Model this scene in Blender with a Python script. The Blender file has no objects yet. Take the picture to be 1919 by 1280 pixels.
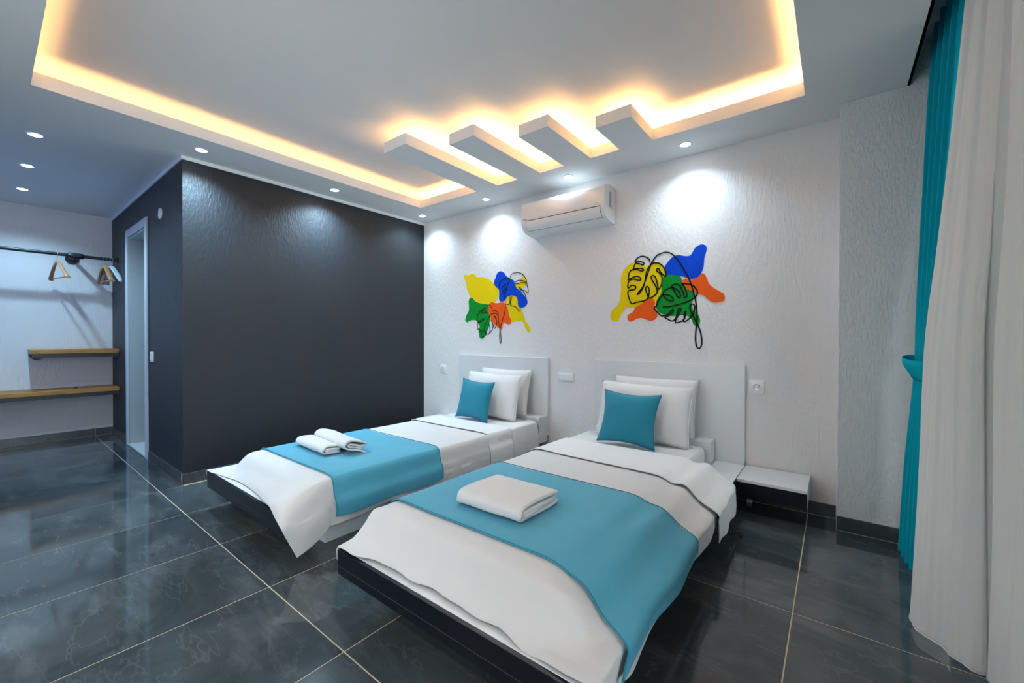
import bpy, bmesh, math, random
from mathutils import Vector, Matrix, noise
from mathutils.geometry import tessellate_polygon

scene = bpy.context.scene
COL = scene.collection
random.seed(7)

# ------------------------------------------------------------------ camera
cam_data = bpy.data.cameras.new('camera')
cam_data.sensor_width = 36.0
cam_data.lens = 775.65 / 1919.0 * 36.0
cam_data.clip_start = 0.02
cam = bpy.data.objects.new('camera', cam_data)
COL.objects.link(cam)
_r = Vector((0.78853941, 0.61497859, 0.0026314))
_u = Vector((-0.00711031, 0.00483831, 0.99996302))
_f = Vector((-0.61494312, 0.78852896, -0.00818789))
cam.matrix_world = Matrix(((_r.x, _u.x, -_f.x, 0.0), (_r.y, _u.y, -_f.y, 0.0), (_r.z, _u.z, -_f.z, 1.08), (0, 0, 0, 1)))
scene.camera = cam

# ------------------------------------------------------------------ light levels and view
SKY_STRENGTH = 2.6
LED_LEFT, LED_BACK, LED_FINGER = 11.0, 26.0, 50.0
SPOT_WATTS = 20.0
scene.view_settings.view_transform = 'Standard'
scene.view_settings.look = 'None'
scene.view_settings.gamma = 1.0
scene.view_settings.use_curve_mapping = False
scene.view_settings.exposure = 0.92
scene.display_settings.display_device = 'sRGB'

world = bpy.data.worlds.new('sky')
scene.world = world
world.use_nodes = True
wn = world.node_tree
wn.nodes.clear()
w_out = wn.nodes.new('ShaderNodeOutputWorld')
w_bg = wn.nodes.new('ShaderNodeBackground')
# even overcast sky at dusk
w_bg.inputs['Color'].default_value = (0.90, 0.94, 1.0, 1)
w_bg.inputs['Strength'].default_value = SKY_STRENGTH
wn.links.new(w_bg.outputs[0], w_out.inputs['Surface'])
scene.cycles.sample_clamp_indirect = 6.0
scene.cycles.caustics_reflective = False
scene.cycles.caustics_refractive = False

# ------------------------------------------------------------------ room measures (metres, floor at z = 0)
XL, XR = -6.38, 0.62          # closet wall, window wall
YF, YB = -1.7, 3.1524         # rear wall behind the camera, bed wall
XK, YD = -3.7513, 0.9048      # dark bathroom box: face beside the bed, face with the door
ZC = 2.401                    # dropped ceiling
ZLIP, ZU = 2.476, 2.55        # top of the cove lip, raised ceiling
XP, YP = 0.0135, 2.9773       # pillar by the window
XSLOT = 0.300                 # edge of the curtain slot in the ceiling

# ------------------------------------------------------------------ materials
def mat(name, col=(0.8, 0.8, 0.8), rough=0.6, metal=0.0, spec=0.5, build=None, emit=None, estr=0.0):
    m = bpy.data.materials.new(name)
    m.use_nodes = True
    nt = m.node_tree
    b = nt.nodes['Principled BSDF']
    b.inputs['Base Color'].default_value = (*col, 1)
    b.inputs['Roughness'].default_value = rough
    b.inputs['Metallic'].default_value = metal
    b.inputs['Specular IOR Level'].default_value = spec
    if emit:
        b.inputs['Emission Color'].default_value = (*emit, 1)
        b.inputs['Emission Strength'].default_value = estr
    if build:
        build(nt, b)
    return m

def nd(nt, kind, **kw):
    n = nt.nodes.new(kind)
    for k, v in kw.items():
        if k in n.inputs:
            n.inputs[k].default_value = v
        else:
            setattr(n, k, v)
    return n

def coords(nt, scale=(1, 1, 1), per_object=False):
    tc = nd(nt, 'ShaderNodeTexCoord')
    mp = nd(nt, 'ShaderNodeMapping')
    mp.inputs['Scale'].default_value = scale
    nt.links.new(tc.outputs['Object'], mp.inputs['Vector'])
    if per_object:
        oi = nd(nt, 'ShaderNodeObjectInfo')
        mul = nd(nt, 'ShaderNodeVectorMath', operation='SCALE')
        mul.inputs[0].default_value = (37.0, 19.0, 11.0)
        nt.links.new(oi.outputs['Random'], mul.inputs['Scale'])
        nt.links.new(mul.outputs['Vector'], mp.inputs['Location'])
    return mp

def add_bump(nt, b, height, strength, dist=0.01):
    bp = nd(nt, 'ShaderNodeBump')
    bp.inputs['Strength'].default_value = strength
    bp.inputs['Distance'].default_value = dist
    nt.links.new(height, bp.inputs['Height'])
    nt.links.new(bp.outputs['Normal'], b.inputs['Normal'])

def plaster(scale, strength, dist):
    def f(nt, b):
        mp = coords(nt, scale)
        n = nd(nt, 'ShaderNodeTexNoise', Scale=1.0, Detail=5.0, Roughness=0.55)
        nt.links.new(mp.outputs[0], n.inputs['Vector'])
        r = nd(nt, 'ShaderNodeValToRGB')
        r.color_ramp.elements[0].position = 0.42
        r.color_ramp.elements[1].position = 0.66
        nt.links.new(n.outputs['Fac'], r.inputs['Fac'])
        add_bump(nt, b, r.outputs['Color'], strength, dist)
    return f

def fabric(scale, strength, dist, tint=0.05):
    def f(nt, b):
        mp = coords(nt, (1, 1, 1))
        n = nd(nt, 'ShaderNodeTexNoise', Scale=scale, Detail=3.0)
        nt.links.new(mp.outputs[0], n.inputs['Vector'])
        add_bump(nt, b, n.outputs['Fac'], strength, dist)
        n2 = nd(nt, 'ShaderNodeTexNoise', Scale=6.0, Detail=4.0)
        nt.links.new(mp.outputs[0], n2.inputs['Vector'])
        mx = nd(nt, 'ShaderNodeMix', data_type='RGBA')
        c = b.inputs['Base Color'].default_value
        mx.inputs['A'].default_value = (c[0] * (1 - tint), c[1] * (1 - tint), c[2] * (1 - tint), 1)
        mx.inputs['B'].default_value = (min(1, c[0] * (1 + tint)), min(1, c[1] * (1 + tint)), min(1, c[2] * (1 + tint)), 1)
        nt.links.new(n2.outputs['Fac'], mx.inputs['Factor'])
        nt.links.new(mx.outputs['Result'], b.inputs['Base Color'])
        b.inputs['Sheen Weight'].default_value = 0.15
    return f

def marble(nt, b):
    mp = coords(nt, (1, 1, 1), True)
    w = nd(nt, 'ShaderNodeTexNoise', Scale=1.7, Detail=6.0, Roughness=0.6, Distortion=0.5)
    nt.links.new(mp.outputs[0], w.inputs['Vector'])
    st = nd(nt, 'ShaderNodeMapping')
    st.inputs['Scale'].default_value = (0.8, 2.6, 1.0)
    st.inputs['Rotation'].default_value = (0, 0, 0.5)
    nt.links.new(mp.outputs[0], st.inputs['Vector'])
    v = nd(nt, 'ShaderNodeTexNoise', Scale=1.6, Detail=7.0, Roughness=0.62, Distortion=0.45)
    nt.links.new(st.outputs[0], v.inputs['Vector'])
    r1 = nd(nt, 'ShaderNodeValToRGB')
    e = r1.color_ramp.elements
    e[0].position, e[0].color = 0.30, (0.020, 0.026, 0.030, 1)
    e[1].position, e[1].color = 0.72, (0.080, 0.095, 0.102, 1)
    nt.links.new(w.outputs['Fac'], r1.inputs['Fac'])
    r2 = nd(nt, 'ShaderNodeValToRGB')
    e = r2.color_ramp.elements
    e[0].position, e[0].color = 0.52, (0, 0, 0, 1)
    e[1].position, e[1].color = 0.85, (0.8, 0.8, 0.8, 1)
    nt.links.new(v.outputs['Fac'], r2.inputs['Fac'])
    mx = nd(nt, 'ShaderNodeMix', data_type='RGBA')
    mx.inputs['B'].default_value = (0.17, 0.185, 0.19, 1)
    nt.links.new(r2.outputs['Color'], mx.inputs['Factor'])
    nt.links.new(r1.outputs['Color'], mx.inputs['A'])
    # thin pale scratches of veining
    v3 = nd(nt, 'ShaderNodeTexNoise', Scale=3.0, Detail=4.0, Distortion=0.4)
    nt.links.new(st.outputs[0], v3.inputs['Vector'])
    r3 = nd(nt, 'ShaderNodeValToRGB')
    r3.color_ramp.elements[0].position, r3.color_ramp.elements[0].color = 0.49, (0, 0, 0, 1)
    r3.color_ramp.elements[1].position, r3.color_ramp.elements[1].color = 0.50, (0.22, 0.22, 0.22, 1)
    e3 = r3.color_ramp.elements.new(0.51)
    e3.color = (0, 0, 0, 1)
    nt.links.new(v3.outputs['Fac'], r3.inputs['Fac'])
    mm = nd(nt, 'ShaderNodeMath', operation='MULTIPLY')
    nt.links.new(r3.outputs['Color'], mm.inputs[0])
    nt.links.new(w.outputs['Fac'], mm.inputs[1])
    mx2 = nd(nt, 'ShaderNodeMix', data_type='RGBA')
    mx2.inputs['B'].default_value = (0.30, 0.31, 0.31, 1)
    nt.links.new(mm.outputs[0], mx2.inputs['Factor'])
    nt.links.new(mx.outputs['Result'], mx2.inputs['A'])
    nt.links.new(mx2.outputs['Result'], b.inputs['Base Color'])

def wood(c1, c2, axis_scale):
    def f(nt, b):
        mp = coords(nt, axis_scale, True)
        n = nd(nt, 'ShaderNodeTexNoise', Scale=4.0, Detail=6.0, Roughness=0.6, Distortion=0.6)
        nt.links.new(mp.outputs[0], n.inputs['Vector'])
        r = nd(nt, 'ShaderNodeValToRGB')
        r.color_ramp.elements[0].position, r.color_ramp.elements[0].color = 0.3, (*c1, 1)
        r.color_ramp.elements[1].position, r.color_ramp.elements[1].color = 0.7, (*c2, 1)
        nt.links.new(n.outputs['Fac'], r.inputs['Fac'])
        nt.links.new(r.outputs['Color'], b.inputs['Base Color'])
        add_bump(nt, b, n.outputs['Fac'], 0.15, 0.002)
    return f

def sheer_build(col, trans):
    def f(nt, b):
        out = [n for n in nt.nodes if n.type == 'OUTPUT_MATERIAL'][0]
        nt.nodes.remove(b)
        d = nd(nt, 'ShaderNodeBsdfDiffuse')
        t = nd(nt, 'ShaderNodeBsdfTranslucent')
        d.inputs['Color'].default_value = (*col, 1)
        t.inputs['Color'].default_value = (*col, 1)
        m1 = nd(nt, 'ShaderNodeMixShader')
        m1.inputs[0].default_value = trans
        nt.links.new(d.outputs[0], m1.inputs[1])
        nt.links.new(t.outputs[0], m1.inputs[2])
        mp = coords(nt, (1, 1, 1))
        n = nd(nt, 'ShaderNodeTexNoise', Scale=420.0, Detail=2.0)
        nt.links.new(mp.outputs[0], n.inputs['Vector'])
        bp = nd(nt, 'ShaderNodeBump')
        bp.inputs['Strength'].default_value = 0.15
        bp.inputs['Distance'].default_value = 0.002
        nt.links.new(n.outputs['Fac'], bp.inputs['Height'])
        nt.links.new(bp.outputs[0], d.inputs['Normal'])
        nt.links.new(m1.outputs[0], out.inputs['Surface'])
    return f

def glass_build(nt, b):
    out = [n for n in nt.nodes if n.type == 'OUTPUT_MATERIAL'][0]
    nt.nodes.remove(b)
    t = nd(nt, 'ShaderNodeBsdfTransparent')
    t.inputs['Color'].default_value = (0.93, 0.97, 0.97, 1)
    g = nd(nt, 'ShaderNodeBsdfGlossy')
    g.inputs['Roughness'].default_value = 0.02
    fr = nd(nt, 'ShaderNodeFresnel')
    fr.inputs['IOR'].default_value = 1.45
    mx = nd(nt, 'ShaderNodeMixShader')
    nt.links.new(fr.outputs[0], mx.inputs[0])
    nt.links.new(t.outputs[0], mx.inputs[1])
    nt.links.new(g.outputs[0], mx.inputs[2])
    nt.links.new(mx.outputs[0], out.inputs['Surface'])

M = {}
M['wall'] = mat('white_plaster', (0.79, 0.76, 0.745), 0.75, spec=0.3, build=plaster((70, 70, 24), 0.5, 0.003))
M['pillar'] = mat('white_rough_plaster', (0.76, 0.76, 0.76), 0.75, spec=0.3, build=plaster((85, 85, 30), 0.7, 0.004))
M['ceil'] = mat('ceiling_paint', (0.78, 0.77, 0.765), 0.8, spec=0.2)
M['cove'] = mat('raised_ceiling_glow_tint', (0.79, 0.755, 0.735), 0.8, spec=0.2)  # warmer than the dropped ceiling: cove glow put into the colour
M['dark'] = mat('charcoal_plaster', (0.012, 0.015, 0.021), 0.52, spec=0.5, build=plaster((75, 75, 26), 0.45, 0.003))
M['trimw'] = mat('white_trim', (0.78, 0.78, 0.78), 0.5)
M['tile'] = mat('dark_marble_tile', (0.03, 0.035, 0.04), 0.07, spec=0.62, build=marble)
M['skirt'] = mat('dark_skirting_tile', (0.03, 0.035, 0.04), 0.22, spec=0.5, build=marble)
M['grout'] = mat('beige_grout', (0.56, 0.46, 0.32), 0.8)
M['lam'] = mat('white_laminate', (0.70, 0.705, 0.71), 0.3, spec=0.5)
M['darklam'] = mat('black_laminate', (0.006, 0.008, 0.013), 0.3, spec=0.28)
M['worn'] = mat('worn_edge_grey', (0.07, 0.07, 0.065), 0.6)
M['chip'] = mat('raw_chipboard', (0.62, 0.44, 0.24), 0.8, build=fabric(200, 0.3, 0.002, 0.25))
M['linen'] = mat('white_linen', (0.73, 0.71, 0.70), 0.85, spec=0.2, build=fabric(260, 0.12, 0.002, 0.015))
M['pique'] = mat('white_waffle_bedspread', (0.62, 0.605, 0.60), 0.9, spec=0.15, build=fabric(180, 0.35, 0.003, 0.02))
M['terry'] = mat('white_terry', (0.70, 0.675, 0.66), 0.95, spec=0.1, build=fabric(330, 0.5, 0.004, 0.03))
M['teal'] = mat('teal_cotton', (0.068, 0.335, 0.475), 0.75, spec=0.25, build=fabric(300, 0.15, 0.002, 0.06))
M['tealdeep'] = mat('deep_teal_cotton', (0.012, 0.205, 0.300), 0.75, spec=0.25, build=fabric(300, 0.15, 0.002, 0.06))
M['curtain'] = mat('teal_curtain_cloth', (0.012, 0.26, 0.36), 0.7, spec=0.25, build=sheer_build((0.008, 0.42, 0.54), 0.08))
M['sheer'] = mat('white_sheer_cloth', (0.8, 0.8, 0.8), 0.8, build=sheer_build((0.76, 0.75, 0.73), 0.2))
M['plastic'] = mat('white_plastic', (0.80, 0.80, 0.79), 0.3)
M['acgloss'] = mat('glossy_white_plastic', (0.80, 0.79, 0.78), 0.13, spec=0.6)
M['black'] = mat('black_steel', (0.010, 0.013, 0.018), 0.4, spec=0.5)
M['doorw'] = mat('door_paint', (0.56, 0.58, 0.58), 0.5)
M['doorin'] = mat('door_lining_shade', (0.42, 0.45, 0.44), 0.55)  # door paint darkened: the doorway's shade put into the colour
M['hole'] = mat('dark_recess_shade', (0.02, 0.02, 0.02), 0.7)
M['oak'] = mat('oak_shelf_wood', (0.5, 0.3, 0.1), 0.45, build=wood((0.36, 0.125, 0.022), (0.56, 0.25, 0.05), (8, 1.2, 8)))
M['beech'] = mat('beech_wood', (0.6, 0.36, 0.17), 0.4, build=wood((0.36, 0.17, 0.065), (0.52, 0.27, 0.11), (3, 3, 14)))
M['chrome'] = mat('chrome', (0.8, 0.8, 0.82), 0.15, metal=1.0)
M['silverp'] = mat('silver_grey_plastic', (0.55, 0.60, 0.64), 0.22, spec=0.7)
M['label'] = mat('sticker_grey', (0.30, 0.34, 0.40), 0.5)
M['labely'] = mat('sticker_yellow', (0.75, 0.65, 0.15), 0.5)
M['alu'] = mat('white_window_profile', (0.78, 0.78, 0.78), 0.35)
M['blueglass'] = mat('blue_fill_glass', (1, 1, 1), 0.0, build=glass_build)  # tinted so the added left rear window throws blue fill light
M['blueglass'].node_tree.nodes['Transparent BSDF'].inputs['Color'].default_value = (0.14, 0.36, 0.66, 1)
M['glass'] = mat('window_glass', (1, 1, 1), 0.0, build=glass_build)
M['marblew'] = mat('pale_threshold_stone', (0.62, 0.63, 0.58), 0.3)
for _k, _v in (('led_left', LED_LEFT), ('led_back', LED_BACK), ('led_finger', LED_FINGER)):
    M[_k] = mat('warm_' + _k, (1, 0.8, 0.5), 0.5, emit=(1.0, 0.54, 0.18), estr=_v)
M['lens'] = mat('lit_lens', (1, 1, 1), 0.5, emit=(0.80, 0.92, 1.0), estr=22.0)
M['yellow'] = mat('yellow_wall_paint', (0.84, 0.62, 0.004), 0.7, spec=0.12)
M['blue'] = mat('blue_wall_paint', (0.001, 0.06, 0.60), 0.7, spec=0.12)
M['green'] = mat('green_wall_paint', (0.003, 0.26, 0.025), 0.7, spec=0.12)
M['orange'] = mat('orange_wall_paint', (0.86, 0.115, 0.012), 0.7, spec=0.12)
M['ink'] = mat('black_wall_paint', (0.012, 0.011, 0.012), 0.7, spec=0.12)

# ------------------------------------------------------------------ helpers
def origin_of(o):
    v = Vector((0, 0, 0))
    while o is not None:
        v = v + o.location
        o = o.parent
    return v

def obj(name, bm, m, parent=None, smooth=False, local=False, label=None):
    """Link a bmesh given in room coordinates as one mesh object under parent."""
    me = bpy.data.meshes.new(name)
    if parent is not None and not local:
        off = origin_of(parent)
        bmesh.ops.translate(bm, verts=bm.verts, vec=-off)
    bm.normal_update()
    bm.to_mesh(me)
    bm.free()
    for mm in (m if isinstance(m, (list, tuple)) else [m]):
        me.materials.append(mm)
    if smooth:
        me.polygons.foreach_set('use_smooth', [True] * len(me.polygons))
        if smooth != 'all':
            me.set_sharp_from_angle(angle=math.radians(40))
    o = bpy.data.objects.new(name, me)
    COL.objects.link(o)
    o.parent = parent
    if label:
        o['label'] = label
    return o

def tag(o, label, cat, group=None, kind=None):
    o['label'] = label
    o['category'] = cat
    if group:
        o['group'] = group
    if kind:
        o['kind'] = kind
    return o

def thing(name, label, cat, loc=(0, 0, 0), rz=0.0, group=None):
    o = bpy.data.objects.new(name, None)
    o.empty_display_size = 0.05
    o.location = loc
    o.rotation_euler = (0, 0, rz)
    COL.objects.link(o)
    return tag(o, label, cat, group)

def struct(name, bm, m, parent=None, smooth=False):
    o = obj(name, bm, m, parent, smooth)
    if parent is None:
        o['kind'] = 'structure'
    return o

def add_box(bm, x0, x1, y0, y1, z0, z1, bev=0.0, seg=1, mi=0):
    vs = [bm.verts.new(p) for p in ((x0, y0, z0), (x1, y0, z0), (x1, y1, z0), (x0, y1, z0), (x0, y0, z1), (x1, y0, z1), (x1, y1, z1), (x0, y1, z1))]
    fs = [bm.faces.new([vs[i] for i in q]) for q in ((3, 2, 1, 0), (4, 5, 6, 7), (0, 1, 5, 4), (1, 2, 6, 5), (2, 3, 7, 6), (3, 0, 4, 7))]
    for f in fs:
        f.material_index = mi
    if bev > 0:
        es = list({e for f in fs for e in f.edges})
        bmesh.ops.bevel(bm, geom=es, offset=bev, segments=seg, profile=0.5, affect='EDGES')
    return bm

def box(*a, **k):
    return add_box(bmesh.new(), *a, **k)

def add_tube(bm, pts, r, n=10, caps=True):
    pts = [Vector(p) for p in pts]
    rings = []
    prev = None
    for i, p in enumerate(pts):
        t = (pts[min(i + 1, len(pts) - 1)] - pts[max(i - 1, 0)]).normalized()
        if prev is None:
            a = t.orthogonal().normalized()
        else:
            a = (prev - t * prev.dot(t)).normalized()
        prev = a
        b = t.cross(a)
        rr = r[i] if isinstance(r, (list, tuple)) else r
        rings.append([bm.verts.new(p + (a * math.cos(2 * math.pi * k / n) + b * math.sin(2 * math.pi * k / n)) * rr) for k in range(n)])
    for i in range(len(rings) - 1):
        for k in range(n):
            bm.faces.new((rings[i][k], rings[i][(k + 1) % n], rings[i + 1][(k + 1) % n], rings[i + 1][k]))
    if caps:
        bm.faces.new(list(reversed(rings[0])))
        bm.faces.new(rings[-1])
    return bm

def add_disc(bm, c, axis, r, h, n=28, r2=None):
    """Short cylinder from c along axis by h."""
    c = Vector(c)
    ax = Vector(axis).normalized()
    return add_tube(bm, [c, c + ax * h], [r, r if r2 is None else r2], n)

def add_prism(bm, outline, axis, a0, a1):
    """Extrude a closed 2D outline: axis 'x' -> (y,z), 'y' -> (x,z), 'z' -> (x,y)."""
    def P(p, a):
        return {'x': (a, p[0], p[1]), 'y': (p[0], a, p[1]), 'z': (p[0], p[1], a)}[axis]
    v0 = [bm.verts.new(P(p, a0)) for p in outline]
    v1 = [bm.verts.new(P(p, a1)) for p in outline]
    n = len(outline)
    for i in range(n):
        bm.faces.new((v0[i], v0[(i + 1) % n], v1[(i + 1) % n], v1[i]))
    for vs in (v0, v1):
        f = bm.faces.new(vs)
    bmesh.ops.recalc_face_normals(bm, faces=bm.faces)
    return bm

def cr(p0, p1, p2, p3, t):
    return 0.5 * ((2 * p1) + (p2 - p0) * t + (2 * p0 - 5 * p1 + 4 * p2 - p3) * t * t + (3 * p1 - p0 - 3 * p2 + p3) * t ** 3)

def spline(pts, n, closed=False):
    """n points on a Catmull-Rom curve through pts, evenly spread over the control points."""
    pts = [Vector(p) for p in pts]
    m = len(pts)
    out = []
    total = m if closed else m - 1
    for i in range(n):
        s = i * total / (n if closed else n - 1)
        k = min(int(s), total - 1)
        t = s - k
        if closed:
            q = [pts[(k + j) % m] for j in (-1, 0, 1, 2)]
        else:
            q = [pts[max(0, min(m - 1, k + j))] for j in (-1, 0, 1, 2)]
        out.append(cr(*q, t))
    return out

def loft(rows, nu, nv, wrinkle=0.0, wscale=6.0, seed=0.0, keep=None):
    """Cloth surface through rows of control points (all rows the same count); returns a bmesh."""
    rs = [spline(r, nu) for r in rows]
    grid = [spline([r[i] for r in rs], nv) for i in range(nu)]
    bm = bmesh.new()
    vv = []
    for i in range(nu):
        line = []
        for j in range(nv):
            p = grid[i][j].copy()
            if wrinkle:
                q = p * wscale + Vector((seed, seed * 1.7, seed * 0.3))
                p += Vector((noise.noise(q), noise.noise(q + Vector((9, 0, 4))), noise.noise(q + Vector((3, 7, 0))))) * wrinkle
            line.append(bm.verts.new(p))
        vv.append(line)
    for i in range(nu - 1):
        for j in range(nv - 1):
            bm.faces.new((vv[i][j], vv[i + 1][j], vv[i + 1][j + 1], vv[i][j + 1]))
    return bm

def cloth(name, bm, m, parent, thick=0.004, offset=1.0):
    o = obj(name, bm, m, parent, smooth='all')
    md = o.modifiers.new('thickness', 'SOLIDIFY')
    md.thickness = thick
    md.offset = offset
    return o
MURAL_RIGHT = [
 ('patch','yellow','-1.353,1.557 -1.343,1.6 -1.319,1.638 -1.285,1.664 -1.248,1.674 -1.214,1.663 -1.178,1.638 -1.142,1.638 -1.114,1.649 -1.079,1.653 -1.044,1.645 -1.02,1.621 -1.004,1.589 -1.001,1.561 -1.016,1.539 -1.026,1.515 -1.03,1.474 -1.033,1.433 -1.05,1.393 -1.077,1.359 -1.126,1.355 -1.169,1.343 -1.213,1.331 -1.257,1.322 -1.302,1.32 -1.329,1.296 -1.352,1.264 -1.367,1.231 -1.394,1.219 -1.426,1.225 -1.442,1.251 -1.438,1.289 -1.414,1.321 -1.383,1.346 -1.364,1.382 -1.356,1.433 -1.353,1.498'),
 ('patch','blue','-1.011,1.596 -1.003,1.627 -0.98,1.658 -0.95,1.685 -0.911,1.694 -0.866,1.681 -0.834,1.679 -0.815,1.696 -0.803,1.72 -0.781,1.741 -0.754,1.75 -0.729,1.742 -0.717,1.719 -0.723,1.684 -0.732,1.653 -0.735,1.614 -0.74,1.576 -0.759,1.535 -0.783,1.515 -0.82,1.51 -0.858,1.525 -0.897,1.539 -0.949,1.55 -0.989,1.553 -1.006,1.565'),
 ('patch','green','-0.999,1.554 -0.949,1.55 -0.9,1.538 -0.887,1.517 -0.88,1.483 -0.858,1.441 -0.826,1.432 -0.804,1.418 -0.801,1.385 -0.81,1.352 -0.813,1.319 -0.803,1.286 -0.778,1.259 -0.76,1.225 -0.76,1.193 -0.778,1.172 -0.8,1.18 -0.815,1.214 -0.838,1.241 -0.876,1.249 -0.921,1.247 -0.968,1.248 -1.015,1.26 -1.052,1.282 -1.071,1.317 -1.07,1.359 -1.053,1.393 -1.033,1.426 -1.031,1.474 -1.026,1.522'),
 ('patch','orange','-1.298,1.244 -1.294,1.265 -1.268,1.279 -1.249,1.293 -1.235,1.321 -1.205,1.338 -1.176,1.354 -1.155,1.381 -1.119,1.39 -1.091,1.378 -1.078,1.353 -1.082,1.318 -1.066,1.282 -1.061,1.251 -1.076,1.227 -1.111,1.215 -1.147,1.225 -1.183,1.238 -1.22,1.234 -1.245,1.221 -1.271,1.212 -1.293,1.224'),
 ('patch','orange','-0.881,1.503 -0.858,1.516 -0.82,1.508 -0.786,1.512 -0.765,1.529 -0.746,1.544 -0.728,1.533 -0.713,1.502 -0.701,1.469 -0.674,1.438 -0.639,1.413 -0.609,1.392 -0.599,1.366 -0.606,1.341 -0.632,1.333 -0.673,1.333 -0.697,1.349 -0.721,1.373 -0.745,1.391 -0.776,1.399 -0.801,1.418 -0.832,1.433 -0.858,1.441 -0.874,1.469'),
 ('line','','-1.221,1.421 -1.206,1.441 -1.184,1.465 -1.166,1.495 -1.149,1.54 -1.131,1.591 -1.114,1.638 -1.1,1.668 -1.072,1.703 -1.038,1.72 -0.997,1.724 -0.963,1.711 -0.93,1.68 -0.897,1.632 -0.865,1.572 -0.839,1.523 -0.82,1.472 -0.804,1.418 -0.791,1.364 -0.782,1.305 -0.778,1.245 -0.78,1.193 -0.786,1.127 -0.787,1.068 -0.78,1.026 -0.765,1.009 -0.749,1.026 -0.745,1.068 -0.753,1.121 -0.772,1.176 -0.8,1.233 -0.822,1.28 -0.827,1.313 -0.81,1.329 -0.794,1.312 -0.797,1.279 -0.812,1.25 -0.831,1.224 -0.856,1.205 -0.872,1.208 -0.863,1.235 -0.854,1.268 -0.857,1.278 -0.866,1.255 -0.866,1.222 -0.895,1.202 -0.928,1.198 -0.921,1.226 -0.899,1.269 -0.889,1.296 -0.899,1.303 -0.912,1.283 -0.918,1.25 -0.931,1.223 -0.954,1.21 -0.987,1.226 -1.004,1.239 -0.974,1.252 -0.944,1.281 -0.945,1.295 -0.961,1.285 -0.984,1.259 -1.028,1.25 -1.063,1.282 -1.085,1.311 -1.067,1.328 -1.053,1.365 -1.036,1.392 -1.016,1.408 -0.968,1.398 -0.945,1.373 -0.948,1.356 -0.968,1.361 -1.002,1.383 -1.019,1.418 -1.002,1.441 -0.962,1.456 -0.942,1.441 -0.919,1.398 -0.902,1.377 -0.893,1.39 -0.899,1.417 -0.926,1.446 -0.955,1.462 -0.942,1.478 -0.916,1.479 -0.896,1.464 -0.877,1.423 -0.867,1.389 -0.857,1.376 -0.85,1.391 -0.855,1.428 -0.868,1.462 -0.884,1.48 -0.852,1.477 -0.807,1.461 -0.782,1.429 -0.777,1.403 -0.795,1.374 -0.838,1.35 -0.896,1.333 -0.961,1.319 -1.022,1.319'),
 ('line','','-1.117,1.66 -1.128,1.689 -1.157,1.71 -1.193,1.716 -1.222,1.703 -1.237,1.678 -1.207,1.679 -1.178,1.67 -1.165,1.658 -1.174,1.648 -1.207,1.662 -1.233,1.667 -1.244,1.641 -1.25,1.617 -1.222,1.626 -1.185,1.622 -1.168,1.609 -1.185,1.602 -1.222,1.619 -1.251,1.622 -1.281,1.602 -1.29,1.559 -1.29,1.544 -1.251,1.561 -1.214,1.563 -1.192,1.547 -1.192,1.533 -1.214,1.534 -1.251,1.545 -1.288,1.53 -1.292,1.479 -1.265,1.496 -1.236,1.491 -1.23,1.475 -1.247,1.462 -1.28,1.46 -1.294,1.443 -1.287,1.407 -1.263,1.355 -1.22,1.363 -1.162,1.371 -1.134,1.391 -1.141,1.426 -1.152,1.462 -1.141,1.481 -1.127,1.467 -1.123,1.439 -1.126,1.39 -1.091,1.402 -1.064,1.428 -1.071,1.47 -1.099,1.521 -1.11,1.55 -1.092,1.559 -1.075,1.54 -1.061,1.49 -1.053,1.452 -1.033,1.481 -1.026,1.529 -1.037,1.565 -1.065,1.591 -1.066,1.605 -1.051,1.606 -1.037,1.578 -0.999,1.544 -1.004,1.589 -1.02,1.621 -1.051,1.647 -1.086,1.654 -1.11,1.645 -1.138,1.609 -1.152,1.561 -1.159,1.512 -1.177,1.464 -1.202,1.43 -1.221,1.421')]
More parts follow.
